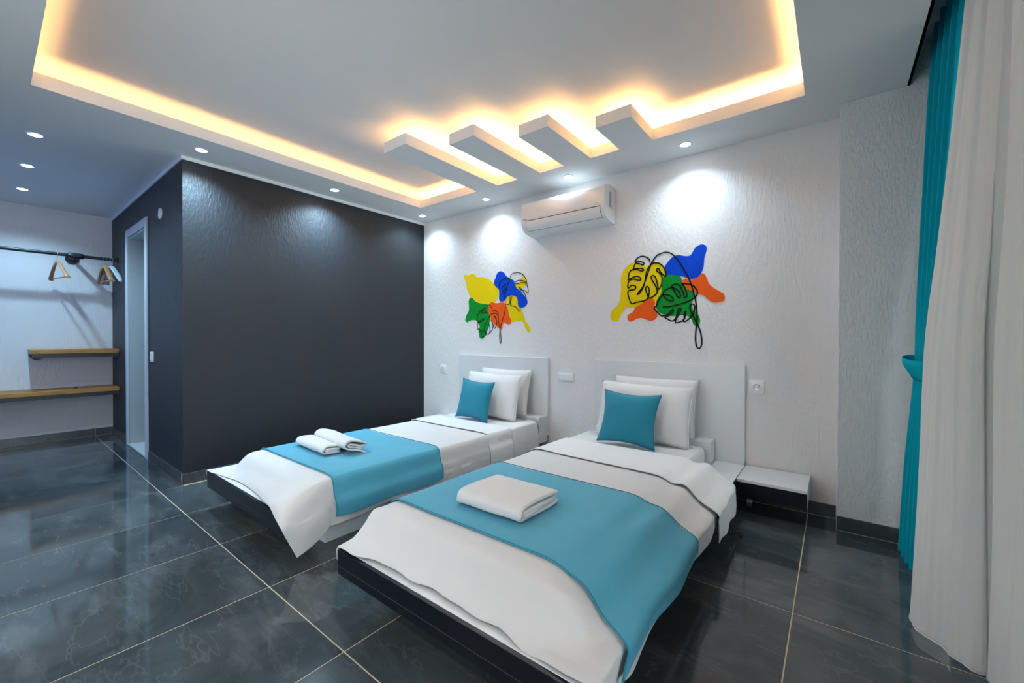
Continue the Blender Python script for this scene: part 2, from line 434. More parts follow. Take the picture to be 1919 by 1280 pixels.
MURAL_LEFT = [
 ('patch','yellow','-3.114,1.735 -3.088,1.747 -3.041,1.739 -2.99,1.749 -2.94,1.734 -2.915,1.709 -2.831,1.698 -2.764,1.675 -2.708,1.645 -2.67,1.603 -2.629,1.561 -2.619,1.515 -2.642,1.475 -2.67,1.441 -2.726,1.437 -2.773,1.417 -2.85,1.432 -2.919,1.454 -2.959,1.478 -3.01,1.507 -3.041,1.557 -3.067,1.611 -3.077,1.671'),
 ('patch','yellow','-2.534,1.455 -2.481,1.486 -2.395,1.474 -2.386,1.406 -2.344,1.35 -2.323,1.309 -2.302,1.248 -2.269,1.214 -2.24,1.167 -2.248,1.138 -2.273,1.141 -2.298,1.175 -2.318,1.222 -2.36,1.246 -2.42,1.238 -2.472,1.246 -2.498,1.343 -2.525,1.399'),
 ('patch','yellow','-2.412,1.59 -2.37,1.614 -2.337,1.658 -2.312,1.666 -2.291,1.641 -2.287,1.601 -2.32,1.563 -2.37,1.55 -2.404,1.566'),
 ('patch','blue','-2.687,1.64 -2.67,1.674 -2.643,1.724 -2.602,1.739 -2.557,1.719 -2.53,1.686 -2.482,1.657 -2.438,1.633 -2.421,1.598 -2.404,1.559 -2.353,1.525 -2.319,1.486 -2.286,1.454 -2.276,1.407 -2.311,1.375 -2.361,1.371 -2.386,1.399 -2.391,1.447 -2.412,1.478 -2.464,1.492 -2.516,1.481 -2.543,1.452 -2.588,1.437 -2.619,1.459 -2.619,1.508 -2.624,1.558 -2.67,1.596'),
 ('patch','green','-3.035,1.467 -3.015,1.499 -2.984,1.5 -2.959,1.474 -2.919,1.45 -2.85,1.432 -2.773,1.417 -2.763,1.36 -2.735,1.309 -2.744,1.245 -2.753,1.195 -2.782,1.138 -2.82,1.088 -2.854,1.073 -2.883,1.095 -2.884,1.146 -2.879,1.197 -2.904,1.248 -2.959,1.268 -3.02,1.262 -3.055,1.246 -3.084,1.264 -3.071,1.312 -3.035,1.363 -3.03,1.407'),
 ('patch','orange','-2.768,1.381 -2.744,1.423 -2.712,1.439 -2.651,1.426 -2.569,1.432 -2.538,1.406 -2.511,1.371 -2.494,1.301 -2.467,1.252 -2.476,1.218 -2.515,1.216 -2.551,1.23 -2.573,1.217 -2.578,1.178 -2.596,1.161 -2.623,1.179 -2.669,1.208 -2.711,1.251 -2.739,1.302 -2.763,1.345'),
 ('line','','-2.482,1.661 -2.464,1.693 -2.421,1.706 -2.37,1.702 -2.32,1.673 -2.291,1.634 -2.287,1.597 -2.328,1.604 -2.378,1.601 -2.412,1.6 -2.408,1.62 -2.379,1.63 -2.328,1.624 -2.287,1.597 -2.27,1.553 -2.266,1.503 -2.303,1.525 -2.353,1.539 -2.374,1.557 -2.366,1.565 -2.34,1.538 -2.303,1.495 -2.286,1.454'),
 ('line','','-2.49,1.644 -2.539,1.538 -2.547,1.483 -2.538,1.413 -2.547,1.33 -2.578,1.248 -2.607,1.165 -2.612,1.074 -2.6,1.025 -2.591,1.074 -2.607,1.165 -2.623,1.242 -2.628,1.291 -2.651,1.32 -2.697,1.325 -2.744,1.302 -2.782,1.246 -2.82,1.189'),
 ('line','','-2.538,1.413 -2.49,1.407 -2.481,1.445 -2.481,1.486'),
 ('line','','-2.455,1.484 -2.472,1.437 -2.468,1.396 -2.412,1.38 -2.365,1.334 -2.357,1.371'),
 ('line','','-2.85,1.352 -2.811,1.358 -2.787,1.339 -2.85,1.341 -2.821,1.38 -2.763,1.385'),
 ('line','','-2.821,1.38 -2.879,1.346 -2.909,1.3 -2.904,1.234 -2.908,1.164 -2.879,1.182 -2.889,1.139 -2.849,1.164 -2.844,1.138 -2.859,1.109 -2.82,1.095 -2.791,1.124 -2.82,1.156 -2.811,1.167 -2.782,1.124 -2.744,1.13 -2.739,1.195 -2.763,1.231'),
 ('line','','-2.904,1.241 -2.85,1.269 -2.811,1.279 -2.82,1.265 -2.899,1.237'),
 ('line','','-2.744,1.13 -2.706,1.166 -2.697,1.215 -2.725,1.266 -2.697,1.215 -2.674,1.176 -2.646,1.243 -2.679,1.3 -2.651,1.278'),
 ('line','','-2.711,1.344 -2.679,1.356 -2.633,1.334 -2.628,1.291'),
 ('line','','-2.782,1.411 -2.735,1.409 -2.709,1.372'),
 ('line','','-2.615,1.571 -2.615,1.62 -2.579,1.652 -2.517,1.664 -2.482,1.65'),
 ('line','','-2.588,1.576 -2.534,1.607 -2.57,1.533 -2.552,1.525 -2.517,1.564')]

# ================================================================== the setting
# floor: grout bed with one object per tile
XG, YG, TW, TL, GAP = -3.7239, 0.7621, 0.6, 1.2, 0.0045
floor_bm = box(XL - 0.1, XR + 0.1, YF - 0.1, YB + 0.1, -0.12, -0.0012)
floor = struct('floor', floor_bm, M['grout'])
tile_mesh = {}
def tile_obj(parent, x0, x1, y0, y1, z0, z1, m, name='tile'):
    key = (round(x1 - x0, 4), round(y1 - y0, 4), round(z1 - z0, 4), m.name)
    if key not in tile_mesh:
        bm = box(-(x1 - x0) / 2, (x1 - x0) / 2, -(y1 - y0) / 2, (y1 - y0) / 2, -(z1 - z0) / 2, (z1 - z0) / 2, bev=0.0006)
        me = bpy.data.meshes.new(name)
        bm.to_mesh(me)
        bm.free()
        me.materials.append(m)
        tile_mesh[key] = me
    o = bpy.data.objects.new(name, tile_mesh[key])
    COL.objects.link(o)
    o.parent = parent
    o.location = Vector(((x0 + x1) / 2, (y0 + y1) / 2, (z0 + z1) / 2)) - origin_of(parent)
    return o
for i in range(-5, 8):
    for j in range(-3, 3):
        x0, x1 = XG + i * TW + GAP / 2, XG + (i + 1) * TW - GAP / 2
        y0, y1 = YG + j * TL + GAP / 2, YG + (j + 1) * TL - GAP / 2
        x0, x1 = max(x0, XL), min(x1, XR)
        y0, y1 = max(y0, YF), min(y1, YB)
        if x1 < XK + 0.04:
            y1 = min(y1, YD)
        if x1 - x0 < 0.03 or y1 - y0 < 0.03:
            continue
        tile_obj(floor, x0, x1, y0, y1, -0.009, 0.0, M['tile'])

# walls
struct('wall_back', box(XK - 0.02, XR + 0.12, YB, YB + 0.12, -0.1, 2.7), M['wall'])
struct('wall_left', box(XL - 0.12, XL, YF - 0.12, YD + 0.1, -0.1, 2.7), M['wall'])
pillar_bm = box(XP, XR, YP, YB + 0.02, 0.0, 2.7, bev=0.004, seg=2)
struct('wall_pillar', pillar_bm, M['pillar'])
# dark bathroom box: two walls, the one with the door pieced around its opening
DX0, DX1, DZ = -5.545, -4.815, 2.075
bm = bmesh.new()
add_box(bm, XK - 0.12, XK, YD + 0.0, YB + 0.02, 0.0, ZC + 0.01)
struct('wall_dark_long', bm, M['dark'])
bm = bmesh.new()
add_box(bm, XL, DX0, YD, YD + 0.12, 0.0, ZC + 0.01)
add_box(bm, DX1, XK - 0.12, YD, YD + 0.12, 0.0, ZC + 0.01)
add_box(bm, DX0, DX1, YD, YD + 0.12, DZ, ZC + 0.01)
struct('wall_dark_door', bm, M['dark'])

# rear wall behind the camera, with two unseen windows added for fill light
RW = [(-6.0, -4.1), (-2.5, -0.9)]
RZ0, RZ1 = 0.10, 2.25
bm = bmesh.new()
xs_ = [XL - 0.12] + [v for w in RW for v in w] + [XR + 0.12]
for k in range(0, len(xs_), 2):
    add_box(bm, xs_[k], xs_[k + 1], YF - 0.12, YF, -0.1, 2.7)
for (a_, b_) in RW:
    add_box(bm, a_, b_, YF - 0.12, YF, -0.1, RZ0)
    add_box(bm, a_, b_, YF - 0.12, YF, RZ1, 2.7)
struct('wall_rear', bm, M['wall'])
# window wall on the right, behind the curtains
WY0, WY1, WZ0, WZ1 = -0.9, 2.75, 0.08, 2.30
bm = bmesh.new()
add_box(bm, XR, XR + 0.15, YF - 0.12, WY0, -0.1, 2.7)
add_box(bm, XR, XR + 0.15, WY1, YB + 0.12, -0.1, 2.7)
add_box(bm, XR, XR + 0.15, WY0, WY1, -0.1, WZ0)
add_box(bm, XR, XR + 0.15, WY0, WY1, WZ1, 2.7)
struct('wall_right', bm, M['wall'])

def window(name, along, fixed, a0, a1, z0, z1, panes, gm='glass'):
    """Framed window; along 'x' or 'y', standing at the fixed coordinate."""
    def B(bm, p0, p1, q0, q1, d0, d1):
        if along == 'y':
            return add_box(bm, fixed + d0, fixed + d1, p0, p1, q0, q1)
        return add_box(bm, p0, p1, fixed + d0, fixed + d1, q0, q1)
    bm = bmesh.new()
    w = 0.06
    B(bm, a0, a1, z0, z0 + w, 0.02, 0.08)
    B(bm, a0, a1, z1 - w, z1, 0.02, 0.08)
    step = (a1 - a0) / panes
    for k in range(panes + 1):
        c = a0 + k * step
        B(bm, max(a0, c - w / 2), min(a1, c + w / 2), z0 + w, z1 - w, 0.02, 0.08)
    o = struct(name, bm, M['alu'])
    for k in range(panes):
        g = bmesh.new()
        B(g, a0 + k * step + w / 2, a0 + (k + 1) * step - w / 2, z0 + w, z1 - w, 0.045, 0.051)
        obj('pane', g, M[gm], o)
    return o
window('window_1', 'y', XR + 0.02, WY0, WY1, WZ0, WZ1, 4)
window('fill_window_2', 'x', YF - 0.10, *RW[0], RZ0, RZ1, 2, 'blueglass')  # added, unseen: blue fill light for the left end
window('fill_window_3', 'x', YF - 0.10, *RW[1], RZ0, RZ1, 3)  # added, unseen: front light on the bed wall

# dropped ceiling with the comb-shaped cove opening
CX0, CX1, CY0, CY1 = -3.330, -0.137, 0.165, 2.755
FINGERS = [(-2.553, -2.313, 1.780), (-2.092, -1.867, 1.978), (-1.648, -1.420, 2.175), (-1.198, -0.967, 2.382)]
opening = [(CX0, CY0), (CX0, CY1)]
for (a, b, yy) in FINGERS:
    opening += [(a, CY1), (a, yy), (b, yy), (b, CY1)]
opening += [(CX1, CY1), (CX1, CY0)]
outer = [(XL, YF), (XSLOT, YF), (XSLOT, YB), (XL, YB)]
bm = bmesh.new()
loops = [[Vector((x, y, 0)) for x, y in outer], [Vector((x, y, 0)) for x, y in opening]]
flat = loops[0] + loops[1]
TH = 0.0125
lo = [bm.verts.new((v.x, v.y, ZC)) for v in flat]
hi = [bm.verts.new((v.x, v.y, ZC + TH)) for v in flat]
for t in tessellate_polygon(loops):
    bm.faces.new([lo[i] for i in t])
    bm.faces.new([hi[i] for i in reversed(t)])
n0 = len(outer)
for i in range(n0):
    bm.faces.new((lo[i], lo[(i + 1) % n0], hi[(i + 1) % n0], hi[i]))
# upstanding lip round the opening (TH thick, standing on the board)
m_ = len(opening)
def offs(k, d):
    p, a, b = Vector(opening[k]), Vector(opening[k - 1]), Vector(opening[(k + 1) % m_])
    e1, e2 = (p - a).normalized(), (b - p).normalized()
    n1, n2 = Vector((-e1.y, e1.x)), Vector((-e2.y, e2.x))
    return p + (n1 + n2) * d
area = sum(opening[i][0] * opening[(i + 1) % m_][1] - opening[(i + 1) % m_][0] * opening[i][1] for i in range(m_))
sgn = 1.0 if area < 0 else -1.0          # outward from the opening
ins = [offs(k, sgn * TH) for k in range(m_)]
l_lo = lo[n0:]
l_hi = [bm.verts.new((x, y, ZLIP)) for x, y in opening]
b_hi = [bm.verts.new((p.x, p.y, ZLIP)) for p in ins]
b_lo = [bm.verts.new((p.x, p.y, ZC + TH)) for p in ins]
for i in range(m_):
    j = (i + 1) % m_
    bm.faces.new((l_lo[i], l_lo[j], l_hi[j], l_hi[i]))
    bm.faces.new((l_hi[i], l_hi[j], b_hi[j], b_hi[i]))
    bm.faces.new((b_hi[i], b_hi[j], b_lo[j], b_lo[i]))
bmesh.ops.recalc_face_normals(bm, faces=bm.faces)
ceiling = struct('ceiling', bm, M['ceil'])
# raised ceiling with the sides of the light trough, and the curtain slot
bm = bmesh.new()
TX0, TX1, TY0, TY1 = CX0 - 0.19, CX1 + 0.19, CY0 - 0.19, CY1 + 0.19
add_box(bm, TX0 - 0.02, TX1 + 0.02, TY0 - 0.02, TY1 + 0.02, ZU, ZU + 0.02)
add_box(bm, TX0 - 0.02, TX0, TY0, TY1, ZC + TH, ZU)
add_box(bm, TX1, TX1 + 0.02, TY0, TY1, ZC + TH, ZU)
add_box(bm, TX0, TX1, TY0 - 0.02, TY0, ZC + TH, ZU)
add_box(bm, TX0, TX1, TY1, TY1 + 0.02, ZC + TH, ZU)
obj('raised_ceiling', bm, M['cove'], ceiling)
bm = bmesh.new()
add_box(bm, XSLOT - 0.012, XR + 0.12, YF, YB, 2.62, 2.66)
add_box(bm, XSLOT - 0.012, XSLOT, YF, YB, ZC, 2.62)
obj('curtain_slot', bm, M['ceil'], ceiling)
bm = box(XL - 0.12, XR + 0.15, YF - 0.12, YB + 0.12, 2.70, 2.80)
obj('slab', bm, M['ceil'], ceiling)
# warm light strips lying in the trough and inside the fingers
zl0, zl1 = ZC + TH, ZC + TH + 0.018
led_d = 0.085
def led(x0, x1, y0, y1, m, lift=0.0):
    obj('light_strip', box(x0, x1, y0, y1, zl0 + lift, zl1 + lift), M[m], ceiling, label='glowing warm light strip')
led(CX0 - led_d - 0.006, CX0 - led_d + 0.006, CY0 - led_d, CY1 + led_d, 'led_left')
led(CX1 + led_d - 0.006, CX1 + led_d + 0.006, CY0 - led_d, CY1 + led_d, 'led_back')
led(CX0 - led_d, CX1 + led_d, CY1 + led_d - 0.006, CY1 + led_d + 0.006, 'led_back')
led(CX0 - led_d, CX1 + led_d, CY0 - led_d - 0.006, CY0 - led_d + 0.006, 'led_left')
for (a, b, yy) in FINGERS:
    c = (a + b) / 2
    led(c + 0.012, c + 0.024, yy + 0.09, CY1 + 0.05, 'led_finger', 0.017)

# slim white trims where the dark walls meet the ceiling
bm = box(XK, XK + 0.008, YD - 0.008, YB, ZC - 0.026, ZC)
struct('trim_1', bm, M['trimw'])
bm = box(XL, XK, YD - 0.008, YD, ZC - 0.026, ZC)
struct('trim_2', bm, M['trimw'])

# skirting of dark tiles on a pale joint bed
def baseboard(name, axis, fixed, d, a0, a1, seg, start, h=0.080):
    """axis 'x': runs along x at y=fixed, sticking out by d; axis 'y' likewise."""
    t = 0.011 * (1 if d > 0 else -1)
    def B(p0, p1, q0, q1, s0, s1):
        lo_, hi_ = sorted((fixed + s0, fixed + s1))
        return (p0, p1, lo_, hi_, q0, q1) if axis == 'x' else (lo_, hi_, p0, p1, q0, q1)
    o = struct(name, box(*B(a0, a1, 0.0, h - 0.001, 0.0, t * 0.82)), M['grout'])
    k = start
    while k < a1:
        p0, p1 = max(k, a0) + 0.002, min(k + seg, a1) - 0.002
        if p1 - p0 > 0.02:
            tile_obj(o, *B(p0, p1, 0.003, h, t * 0.1, t), M['skirt'])
        k += seg
    return o
baseboard('baseboard_back', 'x', YB, -1, XK + 0.012, XP - 0.001, 0.6, XG)
baseboard('baseboard_pillar', 'x', YP, -1, XP, XR, 0.6, XP)
baseboard('baseboard_left', 'y', XL, 1, YF, YD - 0.012, 1.2, YG - 2.4)
baseboard('baseboard_dark_long', 'y', XK, 1, YD - 0.012, YB, 1.2, YD - 0.012)
baseboard('baseboard_dark_door_1', 'x', YD, -1, DX1 + 0.065, XK, 0.6, XK - 1.2)
baseboard('baseboard_dark_door_2', 'x', YD, -1, XL + 0.012, DX0 - 0.065, 0.6, XL)

# bathroom doorway: casing, lining, threshold, leaf behind
bm = bmesh.new()
cw = 0.062
for (x0, x1, z0, z1) in ((DX0 - cw, DX0 + 0.012, 0.0, DZ + cw), (DX1 - 0.012, DX1 + cw, 0.0, DZ + cw), (DX0 + 0.012, DX1 - 0.012, DZ - 0.012, DZ + cw)):
    add_box(bm, x0, x1, YD - 0.016, YD - 0.0005, z0, z1, bev=0.003)
door = struct('door_1', bm, M['doorw'])
bm = bmesh.new()
for (x0, x1, z0, z1) in ((DX0, DX0 + 0.03, 0.0, DZ), (DX1 - 0.03, DX1, 0.0, DZ), (DX0 + 0.03, DX1 - 0.03, DZ - 0.03, DZ)):
    add_box(bm, x0, x1, YD, YD + 0.2, z0, z1)
obj('lining', bm, M['doorin'], door)
obj('door_leaf', box(DX0 + 0.032, DX1 - 0.032, YD + 0.155, YD + 0.195, 0.03, DZ - 0.032, bev=0.003), M['doorin'], door)
obj('threshold', box(DX0 + 0.03, DX1 - 0.03, YD - 0.012, YD + 0.2, 0.0, 0.022, bev=0.004), M['marblew'], door, label='pale stone threshold')
obj('strike_plate', box(DX0 + 0.030, DX0 + 0.033, YD + 0.09, YD + 0.115, 0.98, 1.06), M['chrome'], door, label='small metal strike plate')

# ================================================================== beds
def rounded(name, parent, m, x0, x1, y0, y1, z0, z1, r, seg=3, label=None):
    return obj(name, box(x0, x1, y0, y1, z0, z1, bev=r, seg=seg), m, parent, smooth=True, label=label)

ZP0, ZPM, ZP1 = 0.140, 0.173, 0.237
def bed(name, label, px0, px1, mside, hx0, hx1, base, block, shelf):
    """px0..px1 platform, mside 'l' or 'r' the side of the ledge, hx headboard, shelf L-piece by the wall."""
    y0 = 0.868
    t = thing(name, label, 'bed', ((px0 + px1) / 2, 2.0, 0.0))
    # platform deck with white top, black foot board and black rim below
    obj('deck', box(px0 + 0.004, px1 - 0.004, y0 + 0.016, YB - 0.03, ZPM - 0.02, ZP1, bev=0.001), M['lam'], t, label='white laminate deck')
    bm = box(px0, px1, y0, y0 + 0.016, ZPM + 0.0015, ZP1 - 0.001, bev=0.0008)
    obj('foot_board', bm, M['darklam'], t, label='glossy black foot board')
    for (x0, x1, led_) in ((px0, px0 + 0.004, mside == 'l'), (px1 - 0.004, px1, mside == 'r')):
        obj('side_board', box(x0, x1, y0 + 0.016, YB - 0.03, ZPM + 0.0015, ZP1 - 0.001), M['darklam' if led_ else 'lam'], t, label='black side edge' if led_ else None)
    obj('bottom_board', box(px0 + 0.006, px1 - 0.006, y0 + 0.006, 2.2, ZP0, ZPM - 0.001), M['chip'], t, label='raw chipboard bottom board')
    obj('bottom_edge', box(px0 + 0.001, px1 - 0.001, y0 + 0.001, y0 + 0.006, ZP0, ZPM, bev=0.0006), M['darklam'], t, label='black edge strip')
    obj('edge_line', box(px0 + 0.003, px1 - 0.003, y0 + 0.0008, y0 + 0.006, ZPM - 0.0003, ZPM + 0.0013), M['worn'], t, label='thin worn edge line')
    # recessed white base
    bx0, bx1 = base
    obj('base_box', box(bx0, bx1, 1.105, YB - 0.04, 0.0, ZP0, bev=0.001), M['lam'], t, label='white recessed base')
    # headboard and the block behind the pillows
    obj('headboard', box(hx0, hx1, YB - 0.029, YB - 0.002, ZP1 - 0.03, 0.903, bev=0.0025, seg=2), M['lam'], t)
    obj('headboard_edge', box(hx1 - 0.0005, hx1 + 0.0012, YB - 0.027, YB - 0.004, ZP1 - 0.02, 0.900), M['lam'], t)
    obj('headrest_block', box(block[0], block[1], 3.0, YB - 0.03, ZP1 + 0.0005, 0.386, bev=0.004, seg=2), M['lam'], t)
    # low shelf reaching out beside the headboard
    s0, s1 = shelf
    sh = obj('side_shelf', box(s0, s1, 2.803, YB - 0.012, ZP1 - 0.018, ZP1, bev=0.001), M['lam'], t, label='low white side shelf')
    obj('shelf_fascia', box(s0 + 0.001, s1 - 0.001, 2.804, 2.82, ZP0 - 0.005, ZP1 - 0.0185), M['darklam'], sh, label='black shelf front')
    e0, e1 = (s1 - 0.016, s1) if mside == 'r' else (s0, s0 + 0.016)
    obj('shelf_end', box(e0, e1, 2.8205, YB - 0.012, ZP0 - 0.005, ZP1 - 0.0185), M['lam'], sh)
    return t
bed('bed', 'low white bed with black foot board nearest the camera, beside the curtain', -1.553, -0.462, 'r', -1.572, -0.470, (-1.47, -0.60), (-1.50, -0.652), (-0.462, -0.113))
bed('bed', 'low white bed with black foot board against the dark charcoal wall', -3.105, -2.030, 'l', -3.150, -2.030, (-3.02, -2.105), (-2.95, -2.034), (-3.46, -3.105))

def mattress(x0, x1, label, side=None):
    t = thing('mattress', label, 'mattress', ((x0 + x1) / 2, 2.0, ZP1))
    bm = bmesh.new()
    add_box(bm, x0, x1 - 0.020, 1.065, 2.985, ZP1 + 0.001, 0.352, bev=0.028, seg=4)
    obj('fitted_sheet', bm, M['linen'], t, smooth=True)
    pts = [(x0 + 0.01, 1.067, 0.262), (x0 + 0.2, 1.0655, 0.262), (x1 - 0.2, 1.0655, 0.262), (x1 - 0.03, 1.067, 0.262)]
    obj('seam', add_tube(bmesh.new(), pts, 0.003, 6), M['linen'], t)
    if side:
        rows = [[(x1 - 0.10, y, 0.3545), (x1 - 0.05, y, 0.3545), (x1 - 0.006, y, 0.347), (x1 + 0.008, y, 0.318), (x1 + 0.020 + 0.003 * math.sin(y * 30), y, 0.24), (side + 0.003 * math.sin(y * 22), y, 0.12)] for y in (2.42, 2.55, 2.68, 2.8, 2.9, 2.975)]
        cloth('hanging_sheet', loft(rows, 40, 30, wrinkle=0.003, wscale=8.0), M['linen'], t, 0.003)
    return t
MB0, MB1 = -1.545, -0.660
MA0, MA1 = -2.935, -2.050
mattress(MB0, MB1, 'thin white sheeted mattress on the bed nearest the camera')
mattress(MA0, MA1, 'thin white sheeted mattress on the bed by the charcoal wall', -2.024)

ZT = 0.358
def wave(t, ph, a=0.012):
    return a * math.sin(t * 9.0 + ph) + 0.6 * a * math.sin(t * 21.0 + ph * 2.1)

def fold_k(y):
    return 0.016 + 0.010 * math.sin(y * 9.0) + 0.005 * math.sin(y * 21.0 + 1.0)

# ---- near bed: bedspread flowing over the mattress edge and the ledge on the right
def near_row(y, zt=ZT, lift=0.0, x_out=-0.449, hang=0.185, ml=0.0, k=0.0):
    """Cross-section from the left hanging hem to the right hanging hem at length y."""
    l = lift
    return [(MB0 - 0.017, y, 0.250 + 0.01 * math.sin(y * 11)), (MB0 - 0.016 - l, y, zt - 0.055), (MB0 + 0.018, y, zt - 0.003 + l), (MB0 + 0.22, y, zt + l), (-1.10, y, zt + l), (-0.86, y, zt + l),
            (MB1 - 0.060, y, zt - 0.002 + l), (MB1 + 0.012, y, zt - 0.022 + l), (-0.580, y, 0.306 + l + k), (-0.512, y, 0.266 + l + k * 0.6), (x_out - 0.004 + l, y, ZP1 + 0.007 + l), (x_out + 0.003 + l, y, ZP1 - 0.02), (x_out + 0.006 + l, y, hang)]
rows = []
for i, y in enumerate([2.44, 2.30, 2.15, 2.02, 1.90, 1.78, 1.66, 1.54, 1.42, 1.30, 1.19, 1.10]):
    kf = fold_k(y)
    rows.append(near_row(y, hang=0.178 + wave(y, 0.4, 0.016), k=kf, x_out=-0.446 + 0.006 * math.sin(y * 13)))
def foot_row(y, zs, hang, sag=0.0):
    return [(MB0 - 0.012 - sag, y, hang), (MB0 - 0.012 - sag * 0.5, y, zs - 0.006), (MB0 + 0.02, y, zs), (MB0 + 0.22, y, zs + 0.003), (-1.10, y, zs + 0.003), (-0.86, y, zs + 0.002),
            (MB1 - 0.045, y, zs), (MB1 + 0.018, y, zs - 0.006), (-0.575, y, max(ZP1 + 0.010, zs - 0.03)), (-0.500, y, ZP1 + 0.011), (-0.450, y, ZP1 + 0.006), (-0.443, y, ZP1 - 0.02), (-0.440, y, 0.165)]
rows.append(foot_row(1.035, 0.342, 0.245))
rows.append(foot_row(0.985, 0.296, 0.240, 0.004))
rows.append(foot_row(0.940, 0.262, 0.228, 0.008))
# wavy hem on the deck: control points measured along the foot
hem = foot_row(0.905, 0.2465, 0.190, 0.012)
ys = [0.872, 0.868, 0.868, 0.898, 0.910, 0.908, 0.898, 0.893, 0.890, 0.884, 0.878, 0.876, 0.874]
hem = [(p[0], ys[i], p[2]) for i, p in enumerate(hem)]
rows.append([(p[0], p[1] * 0.5 + h[1] * 0.5 + 0.004, (p[2] + h[2]) / 2 + 0.001) for p, h in zip(foot_row(0.925, 0.252, 0.21, 0.01), hem)])
rows.append(hem)
def ripple(bm, y_to=0.93):
    for v in bm.verts:
        if v.co.y < y_to + 0.03 and v.co.z > ZP1 - 0.004 and v.co.z < 0.27:
            f = max(0.0, min(1.0, (y_to + 0.03 - v.co.y) / 0.05))
            s = math.sin(v.co.x * 23.0) + 0.7 * math.sin(v.co.x * 41.0 + 1.0)
            v.co.y += 0.0045 * s * f
            v.co.z += 0.0015 * f * (1 + s * 0.6)
bm = loft(rows, 150, 150, wrinkle=0.0022, wscale=5.0, seed=3.0)
ripple(bm)
spread_b = thing('bedspread', 'white textured bedspread draped over the bed nearest the camera', 'bedspread', (-1.05, 1.6, 0.24))
cloth('cover', bm, M['pique'], spread_b, 0.0035)

# ---- far bed: bedspread hanging straight down on the right, corner tip to the floor
def far_row(y, zt=ZT, hang=0.13, bulge=0.0):
    return [(-3.112, y, 0.20), (-3.106, y, ZP1 + 0.006), (-3.03, y, ZP1 + 0.014), (MA0 - 0.012, y, zt - 0.045), (MA0 + 0.03, y, zt - 0.002), (-2.72, y, zt), (-2.48, y, zt), (-2.26, y, zt),
            (MA1 - 0.040, y, zt - 0.001), (MA1 + 0.008, y, zt - 0.020), (MA1 + 0.022, y, zt - 0.09), (-2.0235 + bulge, y, ZP1 - 0.01), (-2.0225 + bulge, y, hang)]
rows = []
for y in [2.62, 2.48, 2.34, 2.20, 2.06, 1.92, 1.78, 1.64, 1.50, 1.38, 1.27, 1.17, 1.10]:
    rows.append(far_row(y, hang=0.125 + wave(y, 1.2, 0.010), bulge=0.004 + 0.004 * math.sin(y * 17)))
rows.append([(-3.112, 1.035, 0.19), (-3.106, 1.035, ZP1 + 0.005), (-3.03, 1.035, ZP1 + 0.012), (MA0 - 0.012, 1.035, 0.300), (MA0 + 0.03, 1.03, 0.344), (-2.72, 1.02, 0.345), (-2.48, 1.015, 0.347), (-2.26, 1.012, 0.350),
             (MA1 - 0.040, 1.015, 0.350), (MA1 + 0.012, 1.03, 0.33), (MA1 + 0.026, 1.045, 0.26), (-2.014, 1.06, 0.19), (-2.012, 1.085, 0.125)])
rows.append([(-3.114, 0.98, 0.18), (-3.107, 0.975, ZP1 + 0.004), (-3.03, 0.965, ZP1 + 0.010), (MA0 - 0.012, 0.962, 0.262), (MA0 + 0.03, 0.96, 0.275), (-2.72, 0.965, 0.292), (-2.48, 0.962, 0.302), (-2.26, 0.950, 0.314),
             (MA1 - 0.045, 0.935, 0.318), (MA1 + 0.014, 0.955, 0.285), (MA1 + 0.030, 0.985, 0.215), (-2.006, 1.01, 0.16), (-2.006, 1.055, 0.10)])
rows.append([(-3.115, 0.92, 0.165), (-3.108, 0.905, ZP1 + 0.003), (-3.03, 0.905, ZP1 + 0.006), (MA0 - 0.012, 0.915, 0.249), (MA0 + 0.03, 0.918, 0.252), (-2.72, 0.928, 0.258), (-2.48, 0.920, 0.266), (-2.26, 0.895, 0.274),
             (-2.115, 0.870, 0.286), (-2.045, 0.868, 0.262), (-2.000, 0.884, 0.212), (-1.994, 0.935, 0.143), (-2.000, 0.997, 0.072)])
rows.append([(-3.116, 0.880, 0.150), (-3.110, 0.866, 0.2405), (-3.04, 0.872, 0.2425), (MA0 - 0.012, 0.889, 0.2430), (MA0 + 0.03, 0.894, 0.2435), (-2.72, 0.915, 0.2435), (-2.48, 0.907, 0.2440), (-2.28, 0.878, 0.2490),
             (-2.150, 0.852, 0.262), (-2.066, 0.842, 0.234), (-2.002, 0.844, 0.196), (-1.998, 0.876, 0.121), (-2.000, 0.912, 0.038)])
bm = loft(rows, 140, 150, wrinkle=0.0022, wscale=5.0, seed=8.0)
for v in bm.verts:
    if 0.0 < v.co.z < 0.20 and v.co.x > -2.03:
        v.co.x += 0.004 * (1 + math.sin(v.co.y * 34.0))
spread_a = thing('bedspread', 'white textured bedspread with hanging corner tip beside the charcoal wall', 'bedspread', (-2.5, 1.6, 0.24))
cloth('cover', bm, M['pique'], spread_a, 0.0035)

# ---- turned-down sheets
LF = 0.008
def sheet_row_near(dy, yl, yr, hang, xo):
    ys = [yl + (yr - yl) * (i / 12) ** 1.3 for i in range(13)]
    r = near_row(0, lift=LF + dy, hang=hang, x_out=xo, k=0.034)
    return [(p[0], ys[i], p[2]) for i, p in enumerate(r)]
rows = [sheet_row_near(-0.001, 2.58, 2.64, 0.130, -0.448), sheet_row_near(0.0, 2.50, 2.54, 0.108, -0.438), sheet_row_near(0.001, 2.40, 2.42, 0.118, -0.442), sheet_row_near(0.001, 2.30, 2.30, 0.106, -0.434), sheet_row_near(0.004, 2.23, 2.18, 0.122, -0.438), sheet_row_near(0.004, 2.214, 2.105, 0.128, -0.432)]
bm = loft(rows, 130, 60, wrinkle=0.0018, wscale=6.0, seed=1.0)
t = thing('folded_sheet', 'white sheet turned down below the pillows of the nearest bed', 'sheet', (-1.05, 2.4, 0.36))
cloth('turned_band', bm, M['linen'], t, 0.0045)

